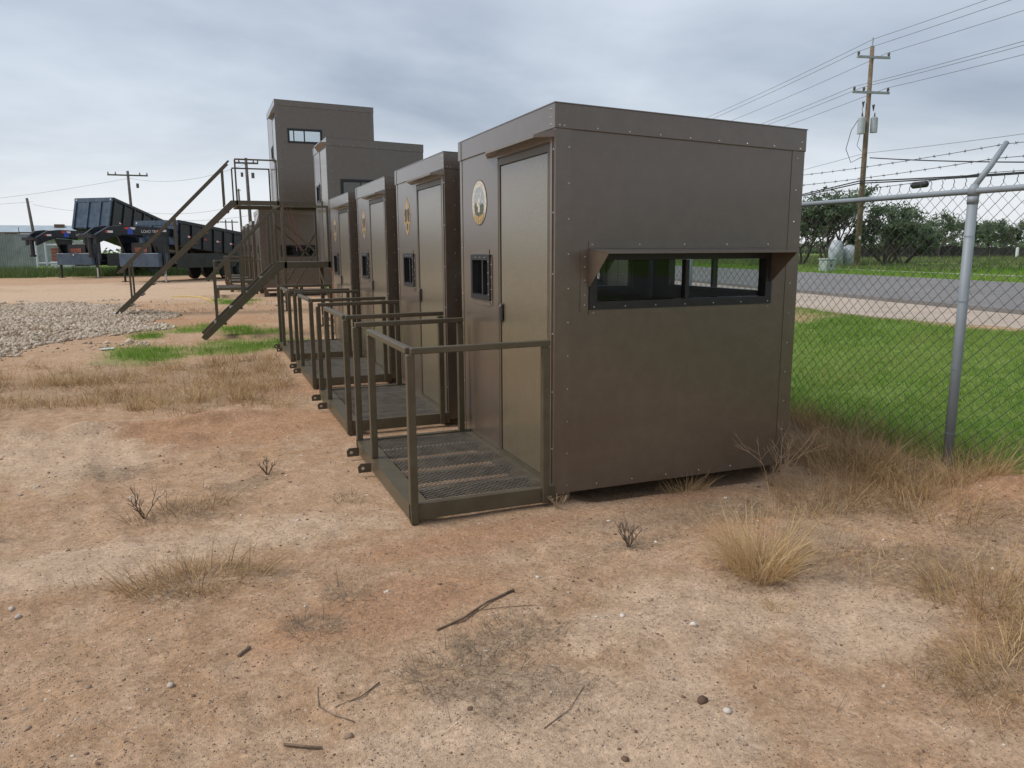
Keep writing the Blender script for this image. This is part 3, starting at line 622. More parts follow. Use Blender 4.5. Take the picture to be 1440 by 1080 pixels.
tag(proto, 'brown box blind with gold shield emblem, second from the fence post', 'blind', GRP)
row = [proto]
for k, (x, y, lab) in enumerate([(.055, 4.74, 'brown box blind with gold shield emblem, third along the row of porches'), (.05, 7.12, 'brown box blind at the end of the ground row, next to the short tower')]):
    c_ = copy_tree(proto); c_.location = (x, y, -.01 * k); c_['label'] = lab; row.append(c_)

# ---- raised blinds
def stand(root, W, Ln, zf, x_out, braces=True, leg=.075):
    for (x, y) in ((.04, .04), (W-.04, .04), (.04, Ln-.04), (W-.04, Ln-.04)):
        l_ = MB().box(x-leg/2, x+leg/2, y-leg/2, y+leg/2, 0.0, zf-.10).build('leg', M['olive'], root)
        MB().box(x-.11, x+.11, y-.11, y+.11, -.03, .015).build('foot_plate', M['olive'], l_)
    fr = MB(); fr.box(-.01, W+.01, -.01, .06, zf-.10, zf-.002); fr.box(-.01, W+.01, Ln-.06, Ln+.01, zf-.10, zf-.002); fr.box(-.01, .05, .06, Ln-.06, zf-.10, zf-.002); fr.box(W-.05, W+.01, .06, Ln-.06, zf-.10, zf-.002); fr.build('floor_frame', M['olive'], root)
    if braces:
        for y in (.02, Ln-.02):
            MB().beam((.08, y, .35), (W*.62, y, zf-.14), .035, .045).build('brace', M['olive'], root); MB().beam((.08, y, zf-.55), (.95, y, zf*.55-.1 if zf > 2 else .4), .035, .045).build('brace', M['olive'], root)
        for x in (.02,): MB().beam((x, .06, .30), (x, Ln-.06, zf-.2), .03, .04).build('brace', M['olive'], root); MB().beam((x, .05, .22), (x, Ln-.05, .22), .04, .05).build('cross_bar', M['olive'], root)
def tower_porch(root, x0, x1, y0, y1, zf, run):
    pf = MB(); pf.box(x0, x1, y0, y0+.05, zf-.10, zf+.01); pf.box(x0, x1, y1-.05, y1, zf-.10, zf+.01); pf.box(x0, x0+.05, y0+.05, y1-.05, zf-.10, zf+.01); o = pf.build('platform_frame', M['olive'], root)
    V, F = deck_mesh(x0+.05, x1, y0+.05, y1-.05, zf+.0, .09, .045); me = bpy.data.meshes.new('deck_grating'); me.from_pydata(V, [], F); me.update(); tag(link('deck_grating', me, M['deck_metal'], o), kind='stuff')
    zt = zf + 1.02; ys = (y0+.02, y1-.02)
    for y in ys:
        MB().beam((x0+.02, y, zt), (x1-.02, y, zt), .04, .036).build('hand_rail', M['olive'], root)
        for x in (x0+.02, x1-.04): MB().box(x-.02, x+.02, y-.02, y+.02, zf-.1, zt-.018).build('rail_post', M['olive'], root)
    if zf > 2: MB().beam((x0+.02, ys[0], zf+.85), (x0+.02, ys[0]+.02, zf+.85), .03, .03)
    # stair down towards -x
    sy0, sy1 = y0+.05, y0+.90; xb = x0 - run
    for y in (sy0, sy1):
        st = MB(); st.prism([(x0+.0, zf+.01), (x0+.0, zf-.10), (x0-.06, zf-.13), (xb+.0, -.03), (xb-.07, .04), (xb-.04, .08), (x0-.13, zf+.01)], lambda u, v, tt: (u, tt, v), y-.02, y+.02); s_ = st.build('stringer', M['olive'], root)
        a = Vector((x0-.12, y, zf+.98)); b_ = Vector((xb+.10, y, 1.05))
        MB().beam(a, b_, .04, .045).build('stair_rail', M['olive'], s_)
        for k in (.06, .5, .90):
            p = a.lerp(b_, k); MB().box(p.x-.022, p.x+.022, y-.0195, y+.0195, p.z-.93, p.z-.01).build('stair_post', M['olive'], s_)
    n = max(4, int(zf / .24))
    for k in range(1, n):
        z = zf * k / n; x = xb + run * k / n; MB().box(x-.13, x+.09, sy0+.021, sy1-.021, z-.02, z+.01).build('tread', M['olive'], root)
t5 = empty('tower_blind', (.30, 10.60, 0)); hold = empty('tmp', (0, 0, 0))
def lift(root, fn, z):
    before = set(root.children); fn()
    for c_ in root.children:
        if c_ not in before: c_.location.z += z
def blind_on(root, z, **k): lift(root, lambda: make_blind(root, **k), z)
bpy.data.objects.remove(hold)
blind_on(t5, 1.33, g0=.02, H=2.30, hood=False, emb=None, rear_win=(.25, 1.65, 1.27, 1.75))
for c_ in list(t5.children):
    if c_.name.split('.')[0] in ('foot', 'skid'): bpy.data.objects.remove(c_)
stand(t5, BW, BL, 1.34, 0); tower_porch(t5, -.86, -.005, .0, 1.70, 1.36, 1.45)
tag(t5, 'brown blind on a short steel stand with stairs, waist-high floor', 'tower blind', 'blinds raised on steel stands')
t6 = empty('tower_blind', (-.02, 16.75, 0))
blind_on(t6, 2.80, W=2.50, Ln=2.40, H=2.55, g0=.02, hood=False, emb=None, near_win=(.28, 1.15, 1.50, 1.86), stiles=(.70,), rear_win=(.30, 1.75, 1.62, 2.24))
for c_ in list(t6.children):
    if c_.name.split('.')[0] in ('foot', 'skid'): bpy.data.objects.remove(c_)
stand(t6, 2.50, 2.40, 2.82, 0); tower_porch(t6, -1.06, -.005, .0, 2.3, 2.83, 2.95)
tag(t6, 'tallest brown blind on long steel legs with a full flight of stairs', 'tower blind', 'blinds raised on steel stands')
# ---- second group beyond the towers
b7 = empty('hunting_blind', (-.10, 23.7, .26))
make_blind(b7, W=3.1, Ln=2.6, H=2.72, g0=.05, hood=False, emb=None, near_win=(.66, 2.0, 1.12, 1.52), stiles=(1.20, 1.36), rear_win=None); platform(b7, -1.55, -.004, -.03, 2.2, .0, .09, 1.3, mesh_scale=2.5)
for (x, y) in ((.1, .1), (2.9, .1), (.1, 2.4), (2.9, 2.4), (-1.5, .05), (-1.5, 2.1)): MB().box(x-.07, x+.07, y-.07, y+.07, -.27, -.001).build('block', M['rust_foot'], b7)
tag(b7, 'wide brown blind on blocks behind the tall stand, twin windows', 'blind', 'blinds parked beyond the towers')
for k, (y, lab) in enumerate([(27.6, 'brown blind on blocks directly behind the wide twin-window blind'), (31.0, 'brown blind on blocks, second behind the wide twin-window blind'), (34.4, 'farthest brown blind on blocks, toward the parked dump trailers')]):
    c_ = copy_tree(row[0]); c_.location = (-.12, y, .32); c_['label'] = lab; c_['group'] = 'blinds parked beyond the towers'
    for q_ in [z for z in c_.children if z.name.split('.')[0] == 'emblem']:
        for s_ in list(q_.children): bpy.data.objects.remove(s_)
        bpy.data.objects.remove(q_)
    for (x, y_) in ((.08, .07), (1.75, .07), (.08, 1.7), (1.75, 1.7), (-.88, .0), (-.88, 1.6)): MB().box(x-.06, x+.06, y_-.06, y_+.06, -.33, .0).build('block', M['rust_foot'], c_)

# ------------------------------------------------------------------ chain-link fence
FX = 3.0; PY = [-.35 + 3.3 * k for k in range(-2, 9)]; Y0, Y1 = PY[0], PY[-1]; RZ = 1.955
fence = empty('chain_link_fence', (FX, PY[2], hz1(FX, PY[2])))
fx_loc = fence.location.copy()
def F_(p): return Vector(p) - fx_loc
for y in PY:
    zg = hz1(FX, y); po = MB().tube([F_((FX, y, zg-.1)), F_((FX, y, RZ+.0))], .0335, 16, True).build('post', M['galv'], fence, smooth=True)
    MB().tube([F_((FX, y, RZ-.085)), F_((FX, y, RZ-.035))], .0365, 16).build('tension_band', M['galv'], po, smooth=True)
    MB().tube([F_((FX, y, RZ-.03)), F_((FX, y, RZ+.012)), F_((FX, y, RZ+.05))], [.037, .036, .018], 16).build('post_cap', M['galv'], po, smooth=True)
    MB().tube([F_((FX+.005, y, RZ+.035)), F_((FX+.14, y, RZ+.175)), F_((FX+.275, y, RZ+.335))], [.021, .020, .018], 12).build('barb_arm', M['galv'], po, smooth=True)
    for z in (.25, .72, 1.2, 1.65): MB().tube([F_((FX-.028, y-.03, zg+z)), F_((FX+.0, y-.036, zg+z)), F_((FX+.03, y, zg+z+.003)), F_((FX, y+.036, zg+z)), F_((FX-.028, y+.03, zg+z)), F_((FX-.04, y, zg+z)), F_((FX-.028, y-.03, zg+z))], .0016, 5, False).build('tie_wire', M['galv'], po)
MB().tube([F_((FX+.0, y, RZ)) for y in np.linspace(Y0, Y1, 12)], .021, 14).build('top_rail', M['galv'], fence, smooth=True)
# woven fabric: every picket wire a zig-zag, alternately in front and behind
P_ = .046; hh = .045; XF = FX + .037
V = []; Fc = []; npk = int((Y1 - Y0) / P_); wr = .0023; sgn4 = [(1, 0), (0, 1), (-1, 0), (0, -1)]
for k in range(npk):
    y = Y0 + k * P_; zg = hz1(FX, y) + .03; nseg = int((RZ + .045 - zg) / hh); base = len(V)
    for j in range(nseg + 1):
        z = RZ + .045 - j * hh; side = 1 if (j + k) % 2 else -1
        yy = y + side * P_ * .52; xx = XF + (.003 if ((j + k) % 2) else -.003)
        for a, b_ in sgn4: V.append((xx + a * wr - fx_loc.x, yy + (b_ * wr * .7) - fx_loc.y, z + b_ * wr * .7 - fx_loc.z))
    for j in range(nseg):
        for m in range(4): Fc.append((base + 4*j + m, base + 4*j + (m+1) % 4, base + 4*(j+1) + (m+1) % 4, base + 4*(j+1) + m))
    # twisted barb ends above the rail
    if k % 2: continue
    base = len(V); yt = y - P_ * .5
    for (dy, z) in ((0, RZ + .045), (.004, RZ + .062), (-.004, RZ + .078), (.006, RZ + .098)):
        for a, b_ in sgn4: V.append((XF + a * .0032 - fx_loc.x, yt + dy + b_ * .0032 - fx_loc.y, z - fx_loc.z))
    for j in range(3):
        for m in range(4): Fc.append((base + 4*j + m, base + 4*j + (m+1) % 4, base + 4*(j+1) + (m+1) % 4, base + 4*(j+1) + m))
tag(link('wire_fabric', np_mesh('wire_fabric', V, np.array(Fc)), M['wire'], fence), kind='stuff')
for (dx, dz) in ((.27, .325), (.185, .225), (.095, .125)):
    bw = MB(); pts = []
    for i in range(len(PY) - 1):
        for s_ in np.linspace(0, 1, 9)[:-1]: pts.append(F_((FX+dx, PY[i] + 3.3*s_, RZ + dz - .035 * 4 * s_ * (1-s_) * (.6 + .5 * ((i*7) % 3) / 2))))
    pts.append(F_((FX+dx, PY[-1], RZ+dz)))
    bw.tube(pts, .0024, 5, False)
    yb = Y0 + .05
    while yb < Y1:
        i = int((yb - Y0) / 3.3); s_ = (yb - PY[i]) / 3.3; z = RZ + dz - .035 * 4 * s_ * (1-s_) * (.6 + .5 * ((i*7) % 3) / 2); p = F_((FX+dx, yb, z)); a = rng.uniform(0, 3.14)
        for dd in (a, a + 1.6): e_ = Vector((math.cos(dd) * .016, rng.uniform(-.006, .006), math.sin(dd) * .016)); bw.tube([p - e_, p + e_], .0014, 4, False)
        bw.tube([p - Vector((0, .008, 0)), p + Vector((0, .008, 0))], .0042, 5, False); yb += .127
    bw.build('barbed_wire', M['barb'], fence)
tag(fence, 'galvanised chain-link fence with outward barbed-wire arms in front of the lawn', 'fence')

# ------------------------------------------------------------------ utility pole by the road with its lines
RD = Vector((.2, 1, 0)).normalized(); RN = Vector((1, -.2, 0)).normalized()
def util_pole(loc, h, arms, xf=True, r=(.17, .11), m='wood_pole', tilt=0.):
    o = empty('utility_pole', loc)
    MB().tube([(0, 0, -.3), (0, 0, h*.5), (tilt, 0, h)], [r[0], (r[0]+r[1])/2, r[1]], 12).build('shaft', M[m], o, smooth=True)
    for (z, ln, ins) in arms:
        a = RN * ln / 2; off = RD * -(r[1]+.06)
        ar = MB().beam(Vector((tilt*z/h, 0, z)) - a + off, Vector((tilt*z/h, 0, z)) + a + off, .10, .12).build('crossarm', M['crossarm'], o)
        for s_ in ins:
            p = Vector((tilt*z/h, 0, z)) + RN * s_ * ln + off
            MB().tube([p + Vector((0, 0, .05)), p + Vector((0, 0, .12)), p + Vector((0, 0, .2)), p + Vector((0, 0, .28))], [.02, .06, .075, .03], 10).build('insulator', M['grey_pole'], ar, smooth=True)
    return o
PX, PYY = 32.18, 28.86; PZ = .5; H_ = 11.75
pole = util_pole((PX, PYY, PZ), H_, [(11.15, 1.95, (-.46, .46)), (9.35, 2.2, (-.46, -.2, .46))])
MB().tube([(0, 0, H_), (0, 0, H_+.42)], [.03, .05], 8).build('top_pin', M['xfmr'], pole)
for (s_, z, hh_, rr) in ((-.40, 7.2, .82, .20), (.36, 7.28, .76, .19)):
    c_ = RN * s_ + RD * -.12
    x_ = MB().tube([c_ + Vector((0, 0, z)), c_ + Vector((0, 0, z+hh_)), c_ + Vector((0, 0, z+hh_+.06))], [rr, rr, rr*.7], 16).build('transformer', M['xfmr'], pole)
    MB().tube([c_ + Vector((0, 0, z+hh_)), c_ + Vector((0, 0, z+hh_+.28))], [.05, .025], 8).build('bushing', M['grey_pole'], x_)
for (s_, z) in ((-.35, 8.9), (.28, 8.75)):
    p = RN * s_ + Vector((0, 0, z)); MB().tube([p, p + RN*.06 - Vector((0, 0, .3)), p + RN*.1 + Vector((0, 0, .02))], .035, 8).build('cutout', M['grey_pole'], pole)
p = Vector((0, 0, 0)); lp = [RN*-.5+Vector((0, 0, 8)), RN*-.9+Vector((0, 0, 7.4)), RN*-1.15+Vector((0, 0, 6.4)), RN*-.8+Vector((0, 0, 5.7)), RN*-.15+Vector((0, 0, 6.0))]
MB().tube(lp, .018, 5).build('drop_wire', M['cable'], pole); MB().tube([RN*-.35+Vector((0, 0, 8.6)), RN*-.2+Vector((0, 0, 7.9)), RN*-.5+Vector((0, 0, 6.6)), RN*-.2+Vector((0, 0, 6.3))], .014, 5).build('drop_wire', M['cable'], pole)
MB().box(-.14, -.02, -.2, -.17, 1.55, 1.72).build('tag_plate', M['white_paint'], pole)
tag(pole, 'wooden power pole with two crossarms and paired grey transformers beyond the road', 'utility pole')
def span(p, q, sag, n=24): 
    p = Vector(p); q = Vector(q); return [p.lerp(q, k/n) - Vector((0, 0, sag * 4 * (k/n) * (1-k/n))) for k in range(n+1)]
def wire(name, p, q, sag, r, m, label, group):
    base = Vector(p); o = MB().tube([x - base for x in span(p, q, sag)], r, 5).build(name, M[m], None, smooth=True); o.location = base; tag(o, label, 'wire', group); return o
def thru(name, a, fv, nv, sag, r, m, label, group):
    o = MB().tube([x - a for x in span(a + fv, a, sag)] + [x - a for x in span(a, a + nv, sag)][1:], r, 5).build(name, M[m], None, smooth=True); o.location = a; tag(o, label, 'wire', group)
W0 = Vector((PX, PYY, PZ)); far = RD * 62; nearv = RD * -58
for (z, s_) in ((11.43, -.9), (11.43, .9), (12.1, 0.02), (9.63, -1.01), (9.63, -.44), (9.63, 1.01)):
    a = W0 + RN * s_ + Vector((0, 0, z))
    lab = 'thin power line strung through the upper insulators of the transformer pole' if z > 10 else 'thin power line strung through the lower crossarm of the transformer pole'
    lab = {(11.43, -.9): 'power line on the outer roadside insulator of the upper crossarm', (11.43, .9): 'power line on the field-side insulator of the upper crossarm', (12.1, .02): 'power line over the pin at the very top of the transformer pole', (9.63, -1.01): 'power line on the roadside end of the lower crossarm', (9.63, -.44): 'power line on the inner insulator of the lower crossarm', (9.63, 1.01): 'power line on the field-side end of the lower crossarm'}[(z, s_)]
    thru('power_line', a, far, nearv, .75, .014, 'thin_cable', lab, 'power lines along the road')
a = W0 + Vector((0, 0, 6.2)); thru('neutral_line', a, far, nearv, .8, .012, 'thin_cable', 'faint single line below the transformers', 'power lines along the road')
for k, (z, sg) in enumerate(((4.72, .9), (4.60, .8))):
    a = W0 + RN * -.2 + Vector((0, 0, z)); lab = ('upper of two thick black telecom cables low on the transformer pole', 'lower of two thick black telecom cables, carrying the splice case')[k]
    thru('telecom_cable', a, far + Vector((0, 0, -.3)), nearv + Vector((0, 0, -.2 + .1*k)), sg, .035, 'cable', lab, 'telecom cables')
a = W0 + Vector((.2, -.2, 5.95)); wire('service_drop', a, (24.0, -4.0, 3.4), .5, .028, 'cable', 'black twisted service drop sloping down from the transformer pole', None)
sp_ = span(W0 + RN*-.2 + Vector((0, 0, 4.60)), W0 + RN*-.2 + Vector((0, 0, 4.60)) + nearv + Vector((0, 0, -.1)), .8)[2]
cs = MB().tube([RD*-.55, RD*-.45, RD*.45, RD*.55], [.06, .16, .16, .06], 12).build('splice_case', M['cable'], None, smooth=True); cs.location = sp_ - Vector((0, 0, .22)); tag(cs, 'black splice case hanging under the telecom cable', 'splice case')

# ------------------------------------------------------------------ trees
def tree(name, loc, h, spread, label, group=None, n_leaf=9000, lsz=.10, seed=1, trunks=4, low=.12, dens=1.0):
    rg = np.random.default_rng(seed); rr = random.Random(seed); o = empty(name, loc); tb = MB(); tips = []
    def grow(p, d, ln, r, dep):
        q_ = p + d * ln; mid = p.lerp(q_, .5) + Vector((rr.uniform(-1, 1), rr.uniform(-1, 1), rr.uniform(-.4, .6))) * ln * .09
        tb.tube([p, mid, q_], [r, r*.85, r*.65], 6 if r > .03 else 4, False)
        if dep >= 2: tips.append((mid, ln*.5))
        if dep >= 4 or r < .008: tips.append((q_, ln)); return
        for k in range(rr.choice((2, 3, 3))):
            nd = (d + Vector((rr.uniform(-1, 1), rr.uniform(-1, 1), rr.uniform(-.35, .55))) * .78).normalized(); grow(q_, nd, ln * rr.uniform(.62, .86), r * .62, dep + 1)
    for k in range(trunks):
        a = 2*math.pi*k/trunks + rr.uniform(-.4, .4); d = Vector((math.cos(a) * spread/h * .9, math.sin(a) * spread/h * .9, 1)).normalized()
        grow(Vector((math.cos(a)*.15, math.sin(a)*.15, -.1)), d, h * rr.uniform(.24, .34), .05 + h * .011, 0)
    tb.build('trunk', M['bark'], o, smooth=True)
    T = np.array([t_[0][:] for t_ in tips]); S = np.array([t_[1] for t_ in tips])
    zt = T[:, 2]; k = zt > h * low; T = T[k]; S = S[k]
    T[:, 2] *= h / max(1e-3, np.percentile(T[:, 2], 98)) * .93
    i = rg.integers(0, len(T), n_leaf); c = T[i] + rg.normal(0, 1, (n_leaf, 3)) * (S[i] * .42)[:, None] * np.array([1, 1, .75]); c[:, 2] = np.maximum(c[:, 2], .05)
    a = rg.normal(0, 1, (n_leaf, 3)); a /= np.linalg.norm(a, axis=1)[:, None]; b_ = np.cross(a, rg.normal(0, 1, (n_leaf, 3))); b_ /= np.linalg.norm(b_, axis=1)[:, None]
    sz = lsz * rg.uniform(.5, 1.4, n_leaf)[:, None]
    V = np.stack([c - a*sz, c + b_*sz*.35, c + a*sz, c - b_*sz*.35], 1).reshape(-1, 3); F = np.arange(n_leaf*4).reshape(-1, 4)
    tint = np.clip(rg.uniform(0, 1, len(T))[i] * .6 + rg.uniform(0, .4, n_leaf), 0, 1)
    link('crown', np_mesh('crown', V, F, dict(tint=np.repeat(tint, 4))), M['leaf'], o); tag(o, label, 'tree', group); return o
cd_ = lambda px_, dep, z=.5: (CAM + (fw + rt * ((px_-720)/1067.77)) * dep)   # for siting only
def site(px_, py_, dep):
    p = CAM + (fw + rt * ((px_-720)/1067.77) + up2 * ((540-py_)/1067.77)) * dep; return (p.x, p.y)
x, y = site(1165, 360, 47); tree('mesquite_tree', (x, y, .5), 4.7, 2.2, 'tall loose mesquite tree behind the power pole', n_leaf=7500, seed=3, trunks=5, lsz=.12)
x, y = site(1245, 360, 46); tree('mesquite_tree', (x, y, .5), 3.6, 2.6, 'dense rounded mesquite bush to the right of the power pole', n_leaf=9500, seed=5, trunks=6, lsz=.12, low=.02)
x, y = site(1270, 360, 50); tree('mesquite_tree', (x, y, .5), 2.6, 2.4, 'low mesquite bush at the edge of the dense rounded one', n_leaf=9000, seed=8, trunks=6, lsz=.12, low=.02)
x, y = site(1125, 360, 50); tree('mesquite_tree', (x, y, .5), 4.0, 2.4, 'mesquite tree half hidden behind the hooded-window blind', n_leaf=8000, seed=11, trunks=5, lsz=.12, low=.02)
for k, (px_, h, dep, lab) in enumerate([(1318, 4.6, 78, 'thin distant tree with see-through crown beyond the field'), (1345, 4.2, 80, 'thin distant tree with see-through crown beyond the field'), (1300, 3.0, 84, 'low distant bush beyond the field'), (1385, 4.0, 84, 'spreading distant tree behind the dark far fence'), (1405, 3.6, 88, 'spreading distant tree behind the dark far fence'), (1440, 4.6, 80, 'dark leafy tree at the far end of the field fence'), (1480, 4.4, 84, 'dark leafy tree at the far end of the field fence')]):
    x, y = site(px_, 355, dep); tree('field_tree', (x, y, .5), h, h*.55, lab, 'trees across the field', n_leaf=2600 if k < 2 else 4200, seed=20+k, trunks=3, lsz=.15, low=.3 if k < 2 else .1)
# things on the far side of the road
x, y = site(1163, 376, 36); pd = empty('utility_pedestal', (x, y, .5)); MB().box(-.28, .28, -.25, .25, -.05, .52).build('cabinet_body', M['cabinet'], pd, .02); MB().box(-.31, .31, -.28, .28, .522, .60).build('lid', M['cabinet'], pd, .02); MB().box(-.05, .05, -.262, -.251, .2, .34).build('lock_plate', M['grey_pole'], pd); tag(pd, 'squat pale green utility cabinet in the verge beside the power pole', 'cabinet')
x, y = site(1184, 365, 45); tk = empty('water_tank', (x, y, .5))
MB().tube([(-.5, 0, .0), (-.5, 0, 1.0), (-.42, 0, 1.3), (-.12, 0, 1.42)], [.42, .42, .36, .1], 16).build('tank', M['tank_grey'], tk, smooth=True); MB().tube([(.55, .1, 0), (.55, .1, .85), (.5, .1, 1.1), (.45, .1, 1.2)], [.55, .55, .5, .15], 16).build('tank', M['tank_grey'], tk, smooth=True)
MB().box(-1.0, 1.2, -.1, .1, -.02, .06).build('stand', M['dark_wood'], tk); tag(tk, 'pair of joined whitish tanks under the mesquite behind the power pole', 'tank')
x0, y0 = site(1285, 352, 76); x1, y1 = site(1368, 352, 80); x2, y2 = site(1480, 352, 84)
def board_fence(name, a, b_, h, z, m, label, bw=.9, gap=.06):
    a = Vector((*a, z)); b_ = Vector((*b_, z)); d = b_ - a; n = int(d.length / (bw + gap)); o = empty(name, a); u = d.normalized(); base = MB().beam((0, 0, -.2), u*bw + Vector((0, 0, 0)) - Vector((0, 0, .2)), .05, .1)
    for k in range(n):
        p = u * k * (bw + gap); hh_ = h * (1 + .06 * random.uniform(-1, 1)); MB().beam(p + Vector((0, 0, hh_/2 - .1)), p + u*bw + Vector((0, 0, hh_/2 - .1)), .04, hh_ + .2).build('panel', M[m], o)
        if k % 3 == 0: MB().box(p.x-.06, p.x+.06, p.y+.05, p.y+.17, -.2, h+.15).build('post', M['grey_pole'], o)
    tag(o, label, 'fence'); return o
board_fence('panel_fence', (x0-6, y0+3), (x1, y1), 1.25, .5, 'dark_wood', 'dark boarded fence across the field past the mesquite bush')
board_fence('panel_fence', (x1+.5, y1+2), (x2, y2), 1.05, .5, 'hedge_wall', 'lower grey-brown fence continuing right of the dark boarded one')
x, y = site(1431, 350, 74); MB().tube([(0, 0, -.2), (0, 0, 1.0), (0, 0, 1.06)], [.14, .14, .05], 10).build('marker_post', M['white_paint']).location = (x, y, .5); tag(bpy.data.objects['marker_post'], 'stubby white marker post in front of the grey-brown fence', 'post')
x, y = site(1390, 380, 33); o = MB().beam((-3, -15, .0), (3.2, 16, .0), .5, .02).build('footpath', M['concrete']); o.location = (26.4, 16.5, .515); tag(o, kind='structure')

# ------------------------------------------------------------------ left background: trailers, yard wall, poles
def dump_trailer(loc, ang, lift_deg, label, S=1.0, dh=0.):
    o = empty('dump_trailer', loc, ang); o.scale = (S, S, S)
    bw = 1.22
    fr = MB()
    for y in (-.55, .55): fr.box(-6.4, .5, y-.06, y+.06, .66, .90)
    for x in (-6.2, -4.4, -2.6, -.8, .3): fr.box(x-.05, x+.05, -.49, .49, .78, .92)
    fr.build('chassis', M['black_paint'], o)
    for y in (-1.06, 1.06): MB().box(-6.3, -.02, y-.02, y+.02, .62, 1.30).build('filler_plate', M['black_paint'], o)  # added black plates that hide the lit underside of the tipped bed
    # dump bed, hinged at the rear
    pv = Vector((-6.2, 0, .9)); R_ = Matrix.Translation(pv) @ Matrix.Rotation(math.radians(-lift_deg), 4, 'Y') @ Matrix.Translation(-pv)
    bd = empty('dump_bed'); 
    bed = MB(); bed.box(-6.3, 0, -bw, bw, .99, 1.08); bed.box(-6.3, 0, -bw, -bw+.06, 1.08, 2.17+dh); bed.box(-6.3, 0, bw-.06, bw, 1.08, 2.17+dh); bed.box(-.06, 0, -bw+.06, bw-.06, 1.08, 2.17+dh); bed.box(-6.3, -6.24, -bw+.06, bw-.06, 1.08, 2.12+dh)
    bpy.data.objects.remove(bd); bo = bed.build('dump_bed', M['black_paint'], o); bo.matrix_local = R_
    for s_ in (-1, 1):
        MB().box(-6.32, .03, s_*(bw+.035)-.05, s_*(bw+.035)+.05, 2.05+dh, 2.19+dh).build('top_rail', M['black_paint'], bo)
        for k in range(9):
            x = -6.2 + k * .76; MB().box(x-.045, x+.045, min(s_*(bw+.002), s_*(bw+.07)), max(s_*(bw+.002), s_*(bw+.07)), 1.0, 2.05+dh).build('stake', M['black_paint'], bo)
        for k in range(6):
            x = -5.75 + k * 1.0; ya, yb = sorted((s_*(bw+.005), s_*(bw+.012))); MB().box(x-.14, x+.0, ya, yb, 1.46, 1.54).build('reflector', M['red_tape'], bo); MB().box(x+.002, x+.13, ya, yb, 1.46, 1.54).build('reflector', M['white_tape'], bo)
    MB().box(.002, .07, -bw-.03, bw+.03, 1.96+dh, 2.18+dh).build('front_cap', M['trailer_sky_sheen'], bo); MB().box(.002, .05, -bw+.02, bw-.02, 1.55+dh*.6, 1.65+dh*.6).build('front_rib', M['trailer_sky_sheen'], bo)
    MB().box(.002, .045, -bw+.01, bw-.01, 1.06, 1.54+dh*.6).build('front_sheet', M['trailer_sky_sheen'], bo); MB().box(.002, .045, -bw+.01, bw-.01, 1.66+dh*.6, 1.955+dh).build('front_sheet', M['trailer_sky_sheen'], bo)
    for y in (-bw+.02, -.35, .45, bw-.14): MB().box(.05, .11, y, y+.13, 1.0, 1.955+dh).build('front_stake', M['trailer_sky_sheen'], bo)
    for y in (-bw+.06, bw-.12): MB().box(.071, .08, y, y+.06, 2.03+dh, 2.11+dh).build('marker_light', M['white_tape'], bo)
    if lift_deg > 3:
        p1 = R_ @ Vector((-2.2, 0, 1.02)); MB().tube([(-3.4, 0, .9), p1], [.09, .07], 10).build('lift_ram', M['chrome'], o)
    # wheels and fenders
    for s_ in (-1, 1):
        for x in (-4.6, -3.55):
            w_ = MB().tube([(x, s_*.86, .42), (x, s_*.90, .42), (x, s_*1.10, .42), (x, s_*1.14, .42)], [.36, .42, .42, .36], 22).build('tyre', M['rubber'], o, smooth=False)
            MB().tube([(x, s_*1.10, .42), (x, s_*1.146, .42), (x, s_*1.12, .42)], [.24, .23, .08], 16).build('rim', M['trailer_sky_sheen'], w_)
        MB().prism([(-5.2, .86), (-5.05, .95), (-3.1, .95), (-2.95, .86), (-2.95, .82), (-5.2, .82)], lambda u, v, tt: (u, tt, v), min(s_*.82, s_*1.18), max(s_*.82, s_*1.18)).build('fender', M['black_paint'], o)
    # neck
    for s_ in (-1, 1):
        y0_, y1_ = s_*.92, s_*.30
        nb = MB()
        def yy(x): return y0_ + (y1_ - y0_) * max(0, min(1, (x-.2)/3.4))
        prof = [(-.15, 2.05, 2.42), (.9, 2.10, 2.48), (2.5, 2.12, 2.52), (3.1, 1.98, 2.46), (3.75, 1.72, 2.12)]
        for i in range(len(prof)-1):
            (xa, za, zb), (xc, zd, ze) = prof[i], prof[i+1]; ya, yc = yy(xa), yy(xc); w = .06
            nb.hexa([(xa, ya-w, za), (xc, yc-w, zd), (xc, yc+w, zd), (xa, ya+w, za), (xa, ya-w, zb), (xc, yc-w, ze), (xc, yc+w, ze), (xa, ya+w, zb)])
        n_ = nb.build('neck_beam', M['black_paint'], o)
        MB().prism([(.25, .98), (.85, .98), (1.35, 2.10), (.25, 2.06)], lambda u, v, tt: (u, tt + (y0_), v), -.05, .05).build('neck_upright', M['black_paint'], o)
        # tape and lettering lie on the outer faces of the neck
        for (xa, dz) in ((.35, 2.32), (1.9, 2.40), (2.95, 2.24)):
            for k, mm in ((0, 'white_tape'), (.26, 'red_tape')):
                x = xa + k; yA = yy(x) + s_*.064; yB = yy(x+.24) + s_*.064
                MB().hexa([(x, yA-.004, dz-.04), (x+.24, yB-.004, dz-.04), (x+.24, yB+.004, dz-.04), (x, yA+.004, dz-.04), (x, yA-.004, dz+.05), (x+.24, yB-.004, dz+.05), (x+.24, yB+.004, dz+.05), (x, yA+.004, dz+.05)]).build('reflector', M[mm], n_)
        cu = bpy.data.curves.new('lettering', 'FONT'); cu.body = 'LOAD TRAIL'; cu.size = .18; cu.extrude = .002; cu.align_x = 'CENTER'
        to = bpy.data.objects.new('tmp_text', cu); col.objects.link(to); dg = bpy.context.evaluated_depsgraph_get(); me = bpy.data.meshes.new_from_object(to.evaluated_get(dg)); bpy.data.objects.remove(to)
        lt = link('lettering', me, M['white_tape'], n_); slope = math.atan2(y1_-y0_, 3.4)
